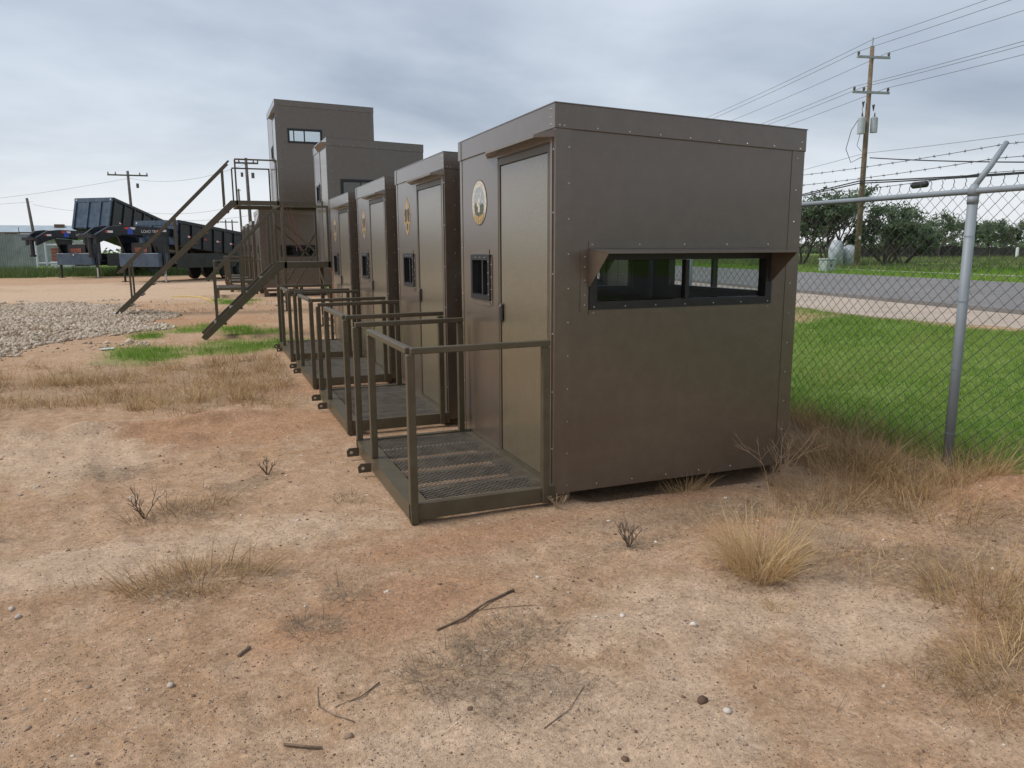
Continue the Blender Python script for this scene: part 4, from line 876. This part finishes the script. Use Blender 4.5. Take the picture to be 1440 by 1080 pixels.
        xm = 1.12; lt.rotation_euler = (math.pi/2, 0, slope + (math.pi if s_ > 0 else 0)); lt.location = (xm, yy(xm) + s_*.067, 2.22)
        lg = MB().prism([(-.13, -.13), (.13, -.13), (.13, .08), (0, .15), (-.13, .08)], lambda u, v, tt: (u, tt, v), -.004, .004).build('logo', M['blue_logo'], n_); lg.rotation_euler = (0, 0, slope); lg.location = (2.15 if s_ < 0 else 2.15, yy(2.15) + s_*.066, 2.28)
    cp = MB(); cp.box(3.5, 3.95, -.36, .36, 1.98, 2.12); cp.build('neck_head', M['black_paint'], o); MB().tube([(3.72, 0, 2.2), (3.72, 0, 1.25)], .10, 12).build('coupler_tube', M['black_paint'], o); MB().tube([(3.72, 0, 1.26), (3.72, 0, 1.16)], .15, 12).build('coupler', M['black_paint'], o)
    tb = MB(); tb.box(.55, 1.15, -1.14, 1.14, .70, 1.32); tbo = tb.build('tool_box', M['trailer_sky_sheen'], o, .02); MB().box(1.152, 1.17, -.05, .05, 1.2, 1.28).build('latch', M['chrome'], tbo)
    pw = MB(); pw.box(.3, .9, -.6, .55, 1.34, 1.8); pw.build('pump_unit', M['black_paint'], o); MB().tube([(.62, -.95, 1.45), (.62, -.4, 1.62), (.62, .2, 1.58)], .05, 8).build('hose', M['chrome'], o); MB().box(.905, .92, -.4, .3, 1.36, 1.58).build('red_panel', M['brick_red'], o)
    for s_ in (-1, 1):
        j = MB().tube([(.85, s_*1.18, .55), (.85, s_*1.18, 1.6)], .07, 10).build('jack', M['black_paint'], o); MB().tube([(.85, s_*1.18, .03), (.85, s_*1.18, .56)], .05, 10).build('jack_leg', M['chrome'] if s_ > 0 else M['black_paint'], j); MB().box(.73, .97, s_*1.18-.12, s_*1.18+.12, 0, .03).build('jack_pad', M['black_paint'], j)
    tag(o, label, 'trailer', 'gooseneck dump trailers parked nose-out'); return o
def aim(px_, py_, dep): x, y = site(px_, py_, dep); return x, y
x, y = site(222, 370, 40.5); dump_trailer((x, y, 0), math.radians(-90 - 40), 6, 'black gooseneck dump trailer with bed slightly lifted behind the tall stair', 1.13)
x, y = site(128, 370, 47.5); dump_trailer((x, y, 0), math.radians(-90 - 36), 15.5, 'black gooseneck dump trailer with bed raised high, parked behind the other', 1.13, .55)
# yard wall of corrugated sheets, low shed roof behind, fence posts, gate frame
x0, y0 = site(-130, 352, 60); x1, y1 = site(64, 352, 62)
yw = empty('sheet_fence', (x0, y0, 0)); d = Vector((x1-x0, y1-y0, 0)); u = d.normalized(); n = int(d.length / 1.0)
def corr(wd, h, m, name, parent, p, u, amp=.03, per=.16):
    k = int(wd / per * 4) + 1; V = []; nrm = Vector((-u.y, u.x, 0))
    for i in range(k):
        s_ = wd * i / (k-1); q_ = p + u * s_ + nrm * amp * math.sin(2*math.pi*s_/per); V += [tuple(q_ + Vector((0, 0, -.1))), tuple(q_ + Vector((0, 0, h))), tuple(q_ + nrm*.004 + Vector((0, 0, h))), tuple(q_ + nrm*.004 + Vector((0, 0, -.1)))]
    F = []
    for i in range(k-1):
        a = 4*i
        for j in range(4): F.append((a+j, a+4+j, a+4+(j+1) % 4, a+(j+1) % 4))
    me = bpy.data.meshes.new(name); me.from_pydata(V, [], F); me.update(); return link(name, me, M[m], parent)
for k in range(n): corr(1.0, 3.05 + .04*math.sin(k*2.1), 'corrugated', 'sheet', yw, u*k*1.0 + Vector((-u.y, u.x, 0))*(.01*(k % 2)), u)
MB().beam(Vector((0, 0, 3.12)), d + Vector((0, 0, 3.12)), .1, .12).build('top_bar', M['rust_foot'], yw)
for k in range(0, n, 2): MB().tube([u*k + Vector((.1, -.1, 3.0)), u*k + Vector((.1, -.1, 3.55))], .03, 6).build('spike', M['rust_foot'], yw)
tag(yw, 'grey corrugated sheet fence beyond the grass at the yard edge', 'fence')
x, y = site(-60, 352, 85); sh = empty('low_shed', (x, y, 0)); MB().box(-12, 11.5, 0, 8, -.1, 2.95).build('wall', M['corrugated'], sh); MB().hexa([(-12.4, -.5, 3.0), (11.8, -.5, 3.0), (11.8, 4, 4.6), (-12.4, 4, 4.6), (-12.4, -.5, 3.1), (11.8, -.5, 3.1), (11.8, 4, 4.72), (-12.4, 4, 4.72)]).build('roof', M['roof_pale'], sh); MB().hexa([(-12.4, 4.01, 4.6), (11.8, 4.01, 4.6), (11.8, 8.5, 3.0), (-12.4, 8.5, 3.0), (-12.4, 4.01, 4.72), (11.8, 4.01, 4.72), (11.8, 8.5, 3.1), (-12.4, 8.5, 3.1)]).build('roof', M['roof_pale'], sh)
MB().box(9.2, 10.2, 3.2, 4.2, 4.3, 4.85).build('chimney', M['rust_foot'], sh); tag(sh, 'low shed with pale blue-grey roof behind the corrugated fence', 'shed')
x, y = site(66, 370, 57); gf = empty('gate_frame', (x, y, 0))
for p, q_ in (((-.6, 0, -.1), (-.6, 0, 2.9)), ((-.6, 0, .75), (1.9, .1, .75)), ((.0, 0, 2.1), (1.9, .1, 2.1)), ((.0, 0, 0), (.0, 0, 2.9)), ((1.9, .1, 0), (1.9, .1, 2.2))): MB().tube([p, q_], .07, 8).build('tube', M['white_paint'], gf)
tag(gf, 'pale pipe gate frame beside the corrugated fence', 'gate')
x, y = site(105, 365, 60); bs = empty('brick_stack', (x, y, 0)); MB().box(-1.6, 1.6, -.5, .5, -.05, .85).build('pallet', M['white_paint'], bs)
for r_ in range(4):
    for c_ in range(8): MB().box(-1.5 + c_*.37, -1.16 + c_*.37, -.4, .4, .87 + r_*.26, 1.10 + r_*.26).build('brick', M['brick_red'], bs)
tag(bs, 'stack of red bricks on a pale base seen under the raised trailer', 'bricks')
for (px_, py_, dep, h, al, lab) in ((186, 300, 88, 10.7, 1.9 * 2.2, 'dark wooden pole with one wide crossarm behind the raised dump bed'), (352, 300, 74, 10.4, 2.2, 'dark wooden pole with one crossarm seen through the tall porch rail')):
    x, y = site(px_, py_, dep); o = empty('utility_pole', (x, y, 0)); MB().tube([(0, 0, -.3), (-.1, 0, h)], [.2, .14], 10).build('shaft', M['grey_pole'], o, smooth=True); ar = MB().beam((-al/2-.1, -.2, h-.5), (al/2-.1, -.2, h-.5), .12, .16).build('crossarm', M['grey_pole'], o)
    for s_ in (-.48, -.3, .3, .48): MB().tube([(al*s_-.1, -.2, h-.42), (al*s_-.1, -.2, h-.15)], [.08, .04], 8).build('insulator', M['grey_pole'], ar)
    MB().tube([(al*.2, -.3, h-1.4), (al*.2, -.3, h-1.9)], .15, 10).build('canister', M['grey_pole'], o); MB().tube([(-al*.25, -.3, h-1.4), (-al*.25, -.3, h-1.8)], .12, 10).build('canister', M['grey_pole'], o) if px_ > 300 else None
    tag(o, lab, 'utility pole')
x, y = site(49, 310, 88); o = empty('bare_pole', (x, y, 0)); MB().tube([(0, 0, -.3), (-.55, 0, 7.6)], [.2, .14], 10).build('shaft', M['grey_pole'], o, smooth=True); MB().box(-.66, -.44, -.1, .1, 7.55, 7.7).build('pole_top', M['grey_pole'], o); tag(o, 'leaning bare pole above the low shed roof', 'utility pole')
x, y = site(340, 320, 95); o = empty('bare_pole', (x, y, 0)); MB().tube([(0, 0, -.3), (-.1, 0, 9.2)], [.16, .11], 10).build('shaft', M['grey_pole'], o, smooth=True); MB().box(-.35, .15, -.06, .06, 8.95, 9.05).build('pole_top', M['grey_pole'], o); tag(o, 'slim bare pole beside the stair of the tall blind', 'utility pole')
x, y = site(323, 330, 190); o = empty('twin_pole', (x, y, 0)); 
for s_ in (-.75, .75): MB().tube([(s_, 0, -.3), (s_, 0, 9.3)], [.2, .15], 8).build('shaft', M['grey_pole'], o)
MB().box(-2.2, 2.2, -.1, .1, 8.6, 8.85).build('crossarm', M['grey_pole'], o); tag(o, 'distant twin-legged pole with one crossarm above the lifted trailer', 'utility pole')
pA, pB, pC = [Vector((*site(a, b_, c_), 0)) for a, b_, c_ in ((49, 310, 88), (186, 300, 88), (352, 300, 74))]
for (a, za, b_, zb, sg) in ((pA, 7.0, pB, 6.4, .5), (pB, 6.3, pC, 6.2, .7), (pB, 9.9, pC, 9.9, .9), (pA + Vector((-30, 2, 0)), 6.6, pA, 7.3, .6), (pA + Vector((-30, 2, 0)), 5.9, pB, 9.9, 1.2), (pB, 5.6, pC, 5.0, .5)):
    wire('yard_line', a + Vector((0, 0, za)), b_ + Vector((0, 0, zb)), sg, .014, 'thin_cable', 'thin overhead line strung between the dark poles behind the trailers', 'lines behind the trailers')
# far low woods on both sides
def woods(name, pts, h, n, label_kind='stuff', seed=4):
    rg = np.random.default_rng(seed); i = rg.uniform(0, len(pts)-1.001, n); k = i.astype(int); f_ = (i-k)[:, None]; P = np.array(pts)[k]*(1-f_) + np.array(pts)[k+1]*f_
    hgt = h * (.35 + .65 * vnoise(i*6, i*0, .8, 3)); c = np.stack([P[:, 0] + rg.normal(0, 2.5, n), P[:, 1] + rg.normal(0, 2.5, n), rg.uniform(0, 1, n)**.8 * hgt], 1)
    a = rg.normal(0, 1, (n, 3)); a /= np.linalg.norm(a, axis=1)[:, None]; b_ = np.cross(a, rg.normal(0, 1, (n, 3))); b_ /= np.linalg.norm(b_, axis=1)[:, None]; s_ = rg.uniform(.2, .5, n)[:, None]
    V = np.stack([c-a*s_, c+b_*s_*.5, c+a*s_, c-b_*s_*.5], 1).reshape(-1, 3); o = link(name, np_mesh(name, V, np.arange(4*n).reshape(-1, 4), dict(tint=np.repeat(rg.uniform(0, 1, n), 4))), M['leaf']); tag(o, kind='stuff'); return o
woods('far_woods', [site(a, 352, b_) for a, b_ in ((1080, 150), (1200, 150), (1330, 130), (1500, 130), (1800, 120))], 4.0, 9000)
woods('far_scrub', [site(a, 352, b_) for a, b_ in ((-300, 150), (0, 140), (150, 140), (330, 150), (600, 170), (800, 200), (1080, 200))], 2.2, 6000, seed=9)

# ------------------------------------------------------------------ small things around the stands
o = MB().tube([(0, 0, .02), (.6, -.3, .025), (1.0, -.9, .02), (1.2, -2.4, .02), (1.35, -4.2, .02)], .016, 6).build('garden_hose', M['hose'], None, smooth=True); o.location = (-3.1, 25.4, hz1(-3.1, 25.4)); tag(o, 'yellow hose lying on the bare ground between the stairs', 'hose')
o = MB().tube([(0, 0, 0), (.05, .02, -.25), (-.04, 0, -.5), (.08, .02, -.8), (.0, 0, -1.1)], [.05, .06, .05, .07, .04], 6).build('orange_strap', M['orange']); o.location = (.55, 12.2, 1.2); tag(o, 'orange strap hanging under the short tower floor', 'strap')
for k, dx in enumerate((0, .10)):
    o = MB().beam((0, 0, 0), (.22, -.02, -1.15), .018, .008).build('ratchet_strap', M['strap_red']); o.location = (.12 + dx, 16.7, 2.72); tag(o, 'faded red strap hanging slack from the tall stand', 'strap', 'red straps on the tall stand')
for (x, y, w_, l_, lab) in ((-4.15, 17.4, .22, .14, 'flat white scrap lying at the edge of the gravel heap'), (-3.52, 9.8, .11, .07, 'small white scrap on the soil beside the green patches')):
    o = MB().hexa([(-w_, -l_, 0), (w_, -l_*.7, 0), (w_*.9, l_, 0), (-w_*.8, l_*.8, 0), (-w_, -l_, .008), (w_, -l_*.7, .006), (w_*.9, l_, .018), (-w_*.8, l_*.8, .008)]).build('plastic_scrap', M['white_paint']); o.location = (x, y, hz1(x, y) + .015); tag(o, lab, 'litter')

# ------------------------------------------------------------------ ground litter: pebbles, gravel, sticks, stones
inview = lambda x, y: (np.abs((x-CAM.x)*r0.x + (y-CAM.y)*r0.y) < .78 * ((x-CAM.x)*f0.x + (y-CAM.y)*f0.y) + .8)
outbox = lambda x, y: ~((x > -.98) & (x < 1.85) & (y > -.06))
x, y = scatter(15000, -4.8, 3.2, -3.2, 3.2, lambda x, y: (.3 + .9 * fbm(x, y, .7, 55)**2) * inview(x, y) * outbox(x, y))
r = np.clip(rng.lognormal(-5.6, .5, len(x)), .002, .016); tn = rng.beta(1.2, 1.4, len(x)); tn[r > .009] = np.clip(tn[r > .009] + .35, 0, 1)
tag(link('pebbles', stones('pebbles', x, y, hz(x, y) + r*.15, r, tn), M['pebble']), kind='stuff')
x, y = scatter(90000, -3.6, 2.6, -3.2, 1.2, lambda x, y: (.25 + .9 * fbm(x, y, .5, 56)) * inview(x, y) * outbox(x, y) * sstep(1.4, -1.2, y))
r = rng.uniform(.0016, .0042, len(x)); tag(link('grit', stones('grit', x, y, hz(x, y) + r*.2, r, np.clip(rng.beta(1.6, 1.3, len(x)), .12, 1), .7, octa=True), M['pebble']), kind='stuff')
x, y = scatter(120000, -12, -2.6, 7.6, 25, lambda x, y: sstep(1.05, .75, np.hypot((x+7.2)/4.3, (y-15.6)/8.6) + (fbm(x, y, 1.5, 71)-.5)*.7) * inview(x, y))
r = np.clip(rng.lognormal(-3.55, .4, len(x)), .012, .07); tag(link('gravel', stones('gravel', x, y, hz(x, y) + r*.2, r, rng.beta(1.3, 1.3, len(x)), .8, octa=True), M['gravel']), kind='stuff')
def stick(pts, r, m, label):
    base = Vector(pts[0]); z = hz1(base.x, base.y); o = MB().tube([Vector((p[0], p[1], hz1(p[0], p[1]) + p[2]*.6)) - Vector((base.x, base.y, z)) for p in pts], [q_ * .55 for q_ in r], 7).build('stick', M[m], None, smooth=True); o.location = (base.x, base.y, z); tag(o, label, 'stick'); return o
stick([(-1.13, -1.26, .012), (-1.0, -1.21, .02), (-.86, -1.13, .018), (-.70, -1.06, .014)], [.008, .011, .009, .012], 'stick', 'bent brown stick lying above the matted dead grass patch')
stick([(-.93, -1.16, .006), (-.8, -1.2, .008), (-.66, -1.23, .006)], [.003, .003, .002], 'stick', 'fine straight twig beside the bent brown stick')
stick([(-1.66, -1.52, .008), (-1.67, -1.62, .012), (-1.63, -1.69, .01), (-1.57, -1.76, .006)], [.004, .005, .005, .004], 'stick_grey', 'curved hook-shaped twig on the bare sand')
stick([(-1.62, -1.66, .008), (-1.52, -1.62, .012), (-1.44, -1.56, .01)], [.003, .004, .005], 'stick', 'short twig pointing off the curved hook-shaped one')
stick([(-1.805, -1.78, .011), (-1.75, -1.80, .012), (-1.69, -1.84, .011)], [.009, .0085, .009], 'stick', 'stubby dark stick lying alone on the bare sand')
stick([(-1.92, -1.17, .013), (-1.90, -1.15, .014), (-1.875, -1.13, .013)], [.013, .012, .013], 'stick_grey', 'short pale wood chunk on the pebbly sand')
stick([(-.98, -2.03, .006), (-.86, -1.98, .008), (-.74, -1.86, .006)], [.003, .0025, .002], 'stick', 'thin wiry stalk on the sand below the dead grass patch')
def stone(x, y, r, tint, label, fl=.5):
    me = stones('stone', np.array([0.]), np.array([0.]), np.array([r*.3]), np.array([r]), np.array([tint]), fl); o = link('stone', me, M['pebble']); o.location = (x, y, hz1(x, y)); tag(o, label, 'stone')
for (x, y, r, tt, lab) in ((-.10, -1.63, .022, 1., 'jagged white stone alone on the pale sand'), (-.335, -1.44, .015, .95, 'white stone next to a dark crumb, left of the jagged one'), (-.445, -1.40, .012, .95, 'small white stone in a loose pair on the sand'), (-2.80, -.48, .022, .9, 'flat cream stone at the sandy edge of the yard'), (-2.84, -.40, .018, .85, 'cream stone just behind the flat one at the yard edge'), (-2.16, -1.32, .014, .8, 'buff pebble beside the short pale wood chunk'), (-.394, -2.10, .022, 0., 'dark brown dirt clod on open sand'), (-2.03, -1.95, .028, .45, 'pitted grey lump of concrete on the sand'), (1.06, -.32, .02, .9, 'white stone in the shade line before the window wall')): stone(x, y, r, tt, lab)
x, y = scatter(520, -4, 2.6, -3, 2.6, lambda x, y: .6 * inview(x, y) * outbox(x, y) * (fbm(x, y, .5, 58) > .5)); r = rng.uniform(.004, .013, len(x))
tag(link('dirt_clods', stones('dirt_clods', x, y, hz(x, y) + r*.1, r, rng.uniform(0, .25, len(x)), .55), M['pebble']), kind='stuff')
# loose straw and short dead twigs lying flat over the soil
x, y = scatter(24000, -4.6, 3.1, -3.1, 3.4, lambda x, y: np.clip(.10 + litter(x, y)*1.1, 0, 1) * inview(x, y) * outbox(x, y)); n = len(x)
P = np.stack([x, y, hz(x, y) + .003], 1)
tag(link('straw_litter', blades('straw_litter', P, rng.uniform(.03, .12, n), rng.uniform(.0016, .0032, n), rng.uniform(1.0, 1.5, n), rng.uniform(0, 6.28, n), rng.uniform(-.3, .25, n), np.clip(rng.normal(.35, .28, n), 0, 1), None), M['grey_blade']), kind='stuff')

# ------------------------------------------------------------------ vegetation
def tuft(name, x, y, n, h, rad, lean, m, label, group=None, cat='grass tuft', tm=.6, squash=1., ang=0.):
    a = rng.uniform(0, 6.283, n); rr = rad * np.sqrt(rng.uniform(0, 1, n)); px_ = np.cos(a)*rr; py_ = np.sin(a)*rr*squash; c_, s_ = math.cos(ang), math.sin(ang); px_, py_ = px_*c_ - py_*s_, px_*s_ + py_*c_
    az = a + rng.normal(0, .7, n); H = h * rng.uniform(.45, 1.1, n); z0 = hz1(x, y); P = np.stack([px_, py_, hz(px_ + x, py_ + y) - z0 - .01], 1)
    me = blades(name, P, H, rng.uniform(.002, .0045, n), np.abs(rng.normal(lean*.4, .22, n)), az, rng.uniform(.1, lean*1.5+.1, n), np.clip(rng.normal(tm, .22, n), 0, 1), None, 4)
    o = link(name, me, M[m]); o.location = (x, y, z0); tag(o, label, cat, group); return o
T_ = 'dry grass tufts'
tuft('grass_tuft', .56, -1.26, 750, .40, .15, .9, 'dry_blade', 'tall golden dry grass tuft standing alone before the window wall', T_, tm=.8)
tuft('grass_tuft', -2.08, -.40, 500, .26, .34, 1.3, 'dry_blade', 'wide flattened dry grass tuft out on the bare sand', T_, squash=.45, tm=.5)
tuft('grass_tuft', 1.30, -1.95, 520, .34, .28, 1.1, 'dry_blade', 'bushy dry grass tuft on the slope below the fence post', T_, tm=.55)
tuft('grass_tuft', .78, -2.42, 480, .24, .34, 1.25, 'dry_blade', 'sprawling straw-coloured tuft at the foot of the red soil mound', T_, squash=.5, ang=.3, tm=.62)
tuft('grass_tuft', 1.25, -2.35, 300, .26, .22, 1.2, 'dry_blade', 'sparse straw tuft on the crest of the red soil mound', T_, tm=.6)
tuft('grass_tuft', 1.62, -.52, 420, .28, .30, 1.2, 'dry_blade', 'dull dry tuft just off the far corner of the window wall', T_, tm=.5)
tuft('grass_tuft', .95, -.06, 200, .20, .16, 1.2, 'dry_blade', 'thin dry tuft growing under the bottom edge of the window wall', T_, squash=.4, tm=.5)
tuft('grass_tuft', 2.25, -.20, 560, .40, .30, 1.0, 'dry_blade', 'tangled dry tuft between the blind and the fence post', T_, tm=.6)
tuft('grass_tuft', 2.72, -.72, 420, .36, .24, 1.1, 'dry_blade', 'arching dry tuft at the foot of the near fence post', T_, tm=.66)
tuft('grass_tuft', 2.05, -1.05, 380, .22, .30, 1.2, 'dry_blade', 'low dry tuft on open soil before the fence post', T_, tm=.5)
tuft('grass_tuft', .36, -1.62, 90, .09, .05, 1.2, 'dry_blade', 'tiny straw tuft on the pale washed sand', T_, tm=.7)
tuft('grass_tuft', -1.42, -.82, 130, .12, .10, 1.3, 'grey_blade', 'small grey dead tuft, right of the wide flattened one', T_)
tuft('grass_tuft', -1.62, -1.08, 130, .10, .10, 1.3, 'grey_blade', 'small grey dead tuft nearer the curved twig', T_)
tuft('grass_tuft', -1.13, -1.60, 600, .10, .26, 1.5, 'grey_blade', 'matted patch of dead grey-green grass on the sand', T_, squash=.7)
tuft('grass_tuft', -.84, -1.42, 420, .09, .22, 1.5, 'grey_blade', 'smaller matted dead grass patch under the bent brown stick', T_, squash=.7)
tuft('grass_tuft', -2.15, .78, 420, .16, .36, 1.35, 'dry_blade', 'long low strip of dry grass beside a bare twiggy weed', T_, squash=.4, ang=.35, tm=.38)
tuft('grass_tuft', -1.18, .58, 140, .10, .10, 1.3, 'grey_blade', 'little grey tuft beside the platform tow lugs', T_)
# twiggy weeds
def weed(x, y, h, n, m, label, seed):
    rr = random.Random(seed); w_ = MB()
    def g_(p, d, ln, r, dep):
        q_ = p + d*ln; w_.tube([p, p.lerp(q_, .5) + Vector((rr.uniform(-1, 1), rr.uniform(-1, 1), 0))*ln*.08, q_], [r, r*.85, r*.6], 5, False)
        if dep == 0: return
        for _ in range(rr.choice((2, 2, 3))): g_(q_ if rr.random() > .3 else p.lerp(q_, .6), (d + Vector((rr.uniform(-1, 1), rr.uniform(-1, 1), rr.uniform(-.2, .5)))*.65).normalized(), ln*rr.uniform(.5, .8), r*.65, dep-1)
    for k in range(n): g_(Vector((0, 0, -.01)), Vector((rr.uniform(-.7, .7), rr.uniform(-.7, .7), 1)).normalized(), h*.42, .0042, 3)
    o = w_.build('dead_weed', M[m], None, smooth=True); o.location = (x, y, hz1(x, y)); tag(o, label, 'weed', 'dead twiggy weeds')
mat('weed_tan', (.38, .27, .17), .85); mat('weed_dark', (.14, .10, .07), .9)
weed(1.52, -.20, .52, 5, 'weed_tan', 'bare tan weed in front of the window wall far corner', 4)
weed(.10, -.74, .17, 7, 'weed_dark', 'small dark weed with seed heads on open soil before the window wall', 6)
weed(-2.38, .72, .22, 4, 'weed_dark', 'bare twiggy weed at the end of the low dry strip', 7)
weed(-1.62, 1.42, .15, 6, 'weed_dark', 'low twiggy weed out on the soil beside the first porch', 9)
weed(2.95, -1.05, .34, 8, 'weed_tan', 'brushy tan weed on the red mound right of the fence post', 12)
weed(-.02, -.10, .12, 5, 'weed_tan', 'tiny tan weed at the foot of the porch corner post', 14)
# fence-line rough grass
def cover(name, n, x0, x1, y0, y1, dens, hlo, hhi, wlo, whi, lean, m, tmean, tsd=.22, seg=3):
    x, y = scatter(n, x0, x1, y0, y1, dens); k = len(x); P = np.stack([x, y, hz(x, y) - .01], 1); hs = .5 + fbm(x, y, .5, 91)
    me = blades(name, P, rng.uniform(hlo, hhi, k) * hs, rng.uniform(wlo, whi, k), np.abs(rng.normal(lean*.5, .3, k)), rng.uniform(0, 6.283, k), rng.uniform(0, lean, k), np.clip(rng.normal(tmean, tsd, k) + (fbm(x, y, .6, 93)-.5)*.6 + (fbm(x, y, 2.3, 94)-.5)*.7, 0, 1), None, seg)
    return tag(link(name, me, M[m]), kind='stuff')
def clumps(name, ncen, x0, x1, y0, y1, dens, npb, rad, hlo, hhi, wlo, whi, lean, m, tmean, tsd=.25, seg=4):
    cx, cy = scatter(ncen, x0, x1, y0, y1, dens); kk = len(cx); cnt = rng.integers(npb[0], npb[1], kk); i_ = np.repeat(np.arange(kk), cnt); n = len(i_)
    a = rng.uniform(0, 6.283, n); rc = (rad * rng.uniform(.4, 1.6, kk))[i_]; rr = rc * np.sqrt(rng.uniform(0, 1, n)); x = cx[i_] + np.cos(a)*rr; y = cy[i_] + np.sin(a)*rr
    ok = outbox(x, y); hc = rng.uniform(hlo, hhi, kk)[i_]; tc_ = rng.normal(0, .18, kk)[i_]; sway = rng.uniform(0, 6.283, kk)[i_]
    x, y, a, hc, tc_, sway = [q_[ok] for q_ in (x, y, a, hc, tc_, sway)]; n = len(x)
    az = np.where(rng.uniform(0, 1, n) < .35, sway, a) + rng.normal(0, .6, n)
    me = blades(name, np.stack([x, y, hz(x, y) - .01], 1), hc * rng.uniform(.4, 1.15, n), rng.uniform(wlo, whi, n), np.abs(rng.normal(lean*.45, .3, n)), az, rng.uniform(0, lean*1.3, n), np.clip(rng.normal(tmean, tsd, n) + tc_, 0, 1), None, seg)
    return tag(link(name, me, M[m]), kind='stuff')
fl_d = lambda x, y: sstep(.34, .58, fbm(x, y, .5, 95)) * sstep(-1.5, -.2, y + (fbm(x, y, .5, 96)-.5)*1.2) * np.where(y > 4, .4, 1)
clumps('rough_dry_grass', 420, 1.95, 3.25, -1.5, 9, fl_d, (40, 120), .13, .16, .42, .002, .004, 1.0, 'dry_blade', .58)
clumps('flattened_dry_grass', 420, 1.9, 3.3, -1.6, 9, lambda x, y: sstep(-1.6, -.4, y), (30, 80), .2, .12, .28, .002, .004, 1.6, 'dry_blade', .38)
cover('dead_ground_cover', 26000, .4, 3.0, -3.0, .2, lambda x, y: litter(x, y) * .55 * inview(x, y) * outbox(x, y), .04, .15, .0018, .0035, 1.4, 'dry_blade', .45)
clumps('slope_dry_grass', 60, .9, 2.6, -2.7, -.5, lambda x, y: sstep(.46, .6, fbm(x, y, .6, 94)), (20, 70), .14, .12, .30, .002, .0038, 1.3, 'dry_blade', .6)
band = lambda x, y: litter(x, y) * inview(x, y) * sstep(.30, .52, fbm(x, y, .55, 88))
clumps('dry_grass_band', 900, -5.4, -.95, 3.5, 8.4, lambda x, y: band(x, y) * sstep(.38, .60, fbm(x, y, .9, 97)), (20, 75), .16, .10, .30, .003, .0055, 1.0, 'dry_blade', .6)
clumps('grey_grass_band', 900, -6.0, -.95, 3.4, 9.0, lambda x, y: band(x, y) * sstep(.70, .45, fbm(x, y, .9, 97)), (20, 50), .2, .05, .14, .003, .0055, 1.5, 'grey_blade', .55)
clumps('yard_weeds', 420, -6.5, .2, 8.6, 24, lambda x, y: band(x, y), (15, 50), .25, .06, .22, .005, .009, 1.2, 'dry_blade', .4)
cover('yard_dry_grass', 22000, -7, 1.5, 8.5, 27, lambda x, y: litter(x, y) * inview(x, y) * .8, .05, .18, .005, .010, 1.0, 'dry_blade', .45)
GP = [(-2.87, 8.8, .60, .95), (-1.45, 9.35, 1.0, .80), (-.70, 9.4, .5, .8), (-1.9, 12.6, .9, .7), (-1.1, 11.6, .6, .6), (-3.0, 11.6, .3, .5), (-1.2, 21.5, .7, 1.2)]
def gpd(x, y):
    m = np.zeros_like(x)
    for k, (a, b_, c_, d_) in enumerate(GP): m = np.maximum(m, ell(x, y, a, b_, c_, d_, 0, .4, 90+k, .5))
    return m
cover('green_patches', 90000, -4, .2, 7.6, 23.5, lambda x, y: gpd(x, y) * sstep(.36, .58, fbm(x, y, .45, 92)), .05, .16, .004, .008, .7, 'green_blade', .62, .15)
lawn_d = lambda x, y: lawnm(x, y) * (.55 + .45 * sstep(.3, .6, fbm(x, y, .9, 98)))
cover('lawn_grass', 230000, 3.0, 8.6, -2.0, 9.0, lawn_d, .03, .075, .004, .008, 1.0, 'green_blade', .66, .2, 2)
cover('lawn_edge_grass', 16000, 3.0, 4.0, -2.2, 6, lambda x, y: sstep(3.95, 3.1, x)*.9, .10, .26, .003, .006, .9, 'green_blade', .62, .28)
cover('lawn_far_grass', 60000, 3.2, 9, 9, 34, lawn_d, .05, .09, .008, .016, .9, 'green_blade', .52, .2, 2)
cover('verge_grass', 90000, 18.8, 40, 3, 45, lambda x, y: (x - road_c(y) > 19.1) * 1.0, .06, .16, .012, .03, .8, 'green_blade', .6, .22, 2)
cover('field_grass', 60000, 28, 75, 20, 75, lambda x, y: (x - road_c(y) > 24) * sstep(.25, .55, fbm(x, y, 4, 99)), .15, .45, .02, .05, .7, 'field_blade', .55, .25, 2)
cover('yard_edge_grass', 60000, -26, 6, 51, 62, lambda x, y: sstep(50.5, 54, y + (fbm(x, y, 3, 83)-.5)*4), .25, .75, .02, .05, .6, 'field_blade', .35, .25, 2)
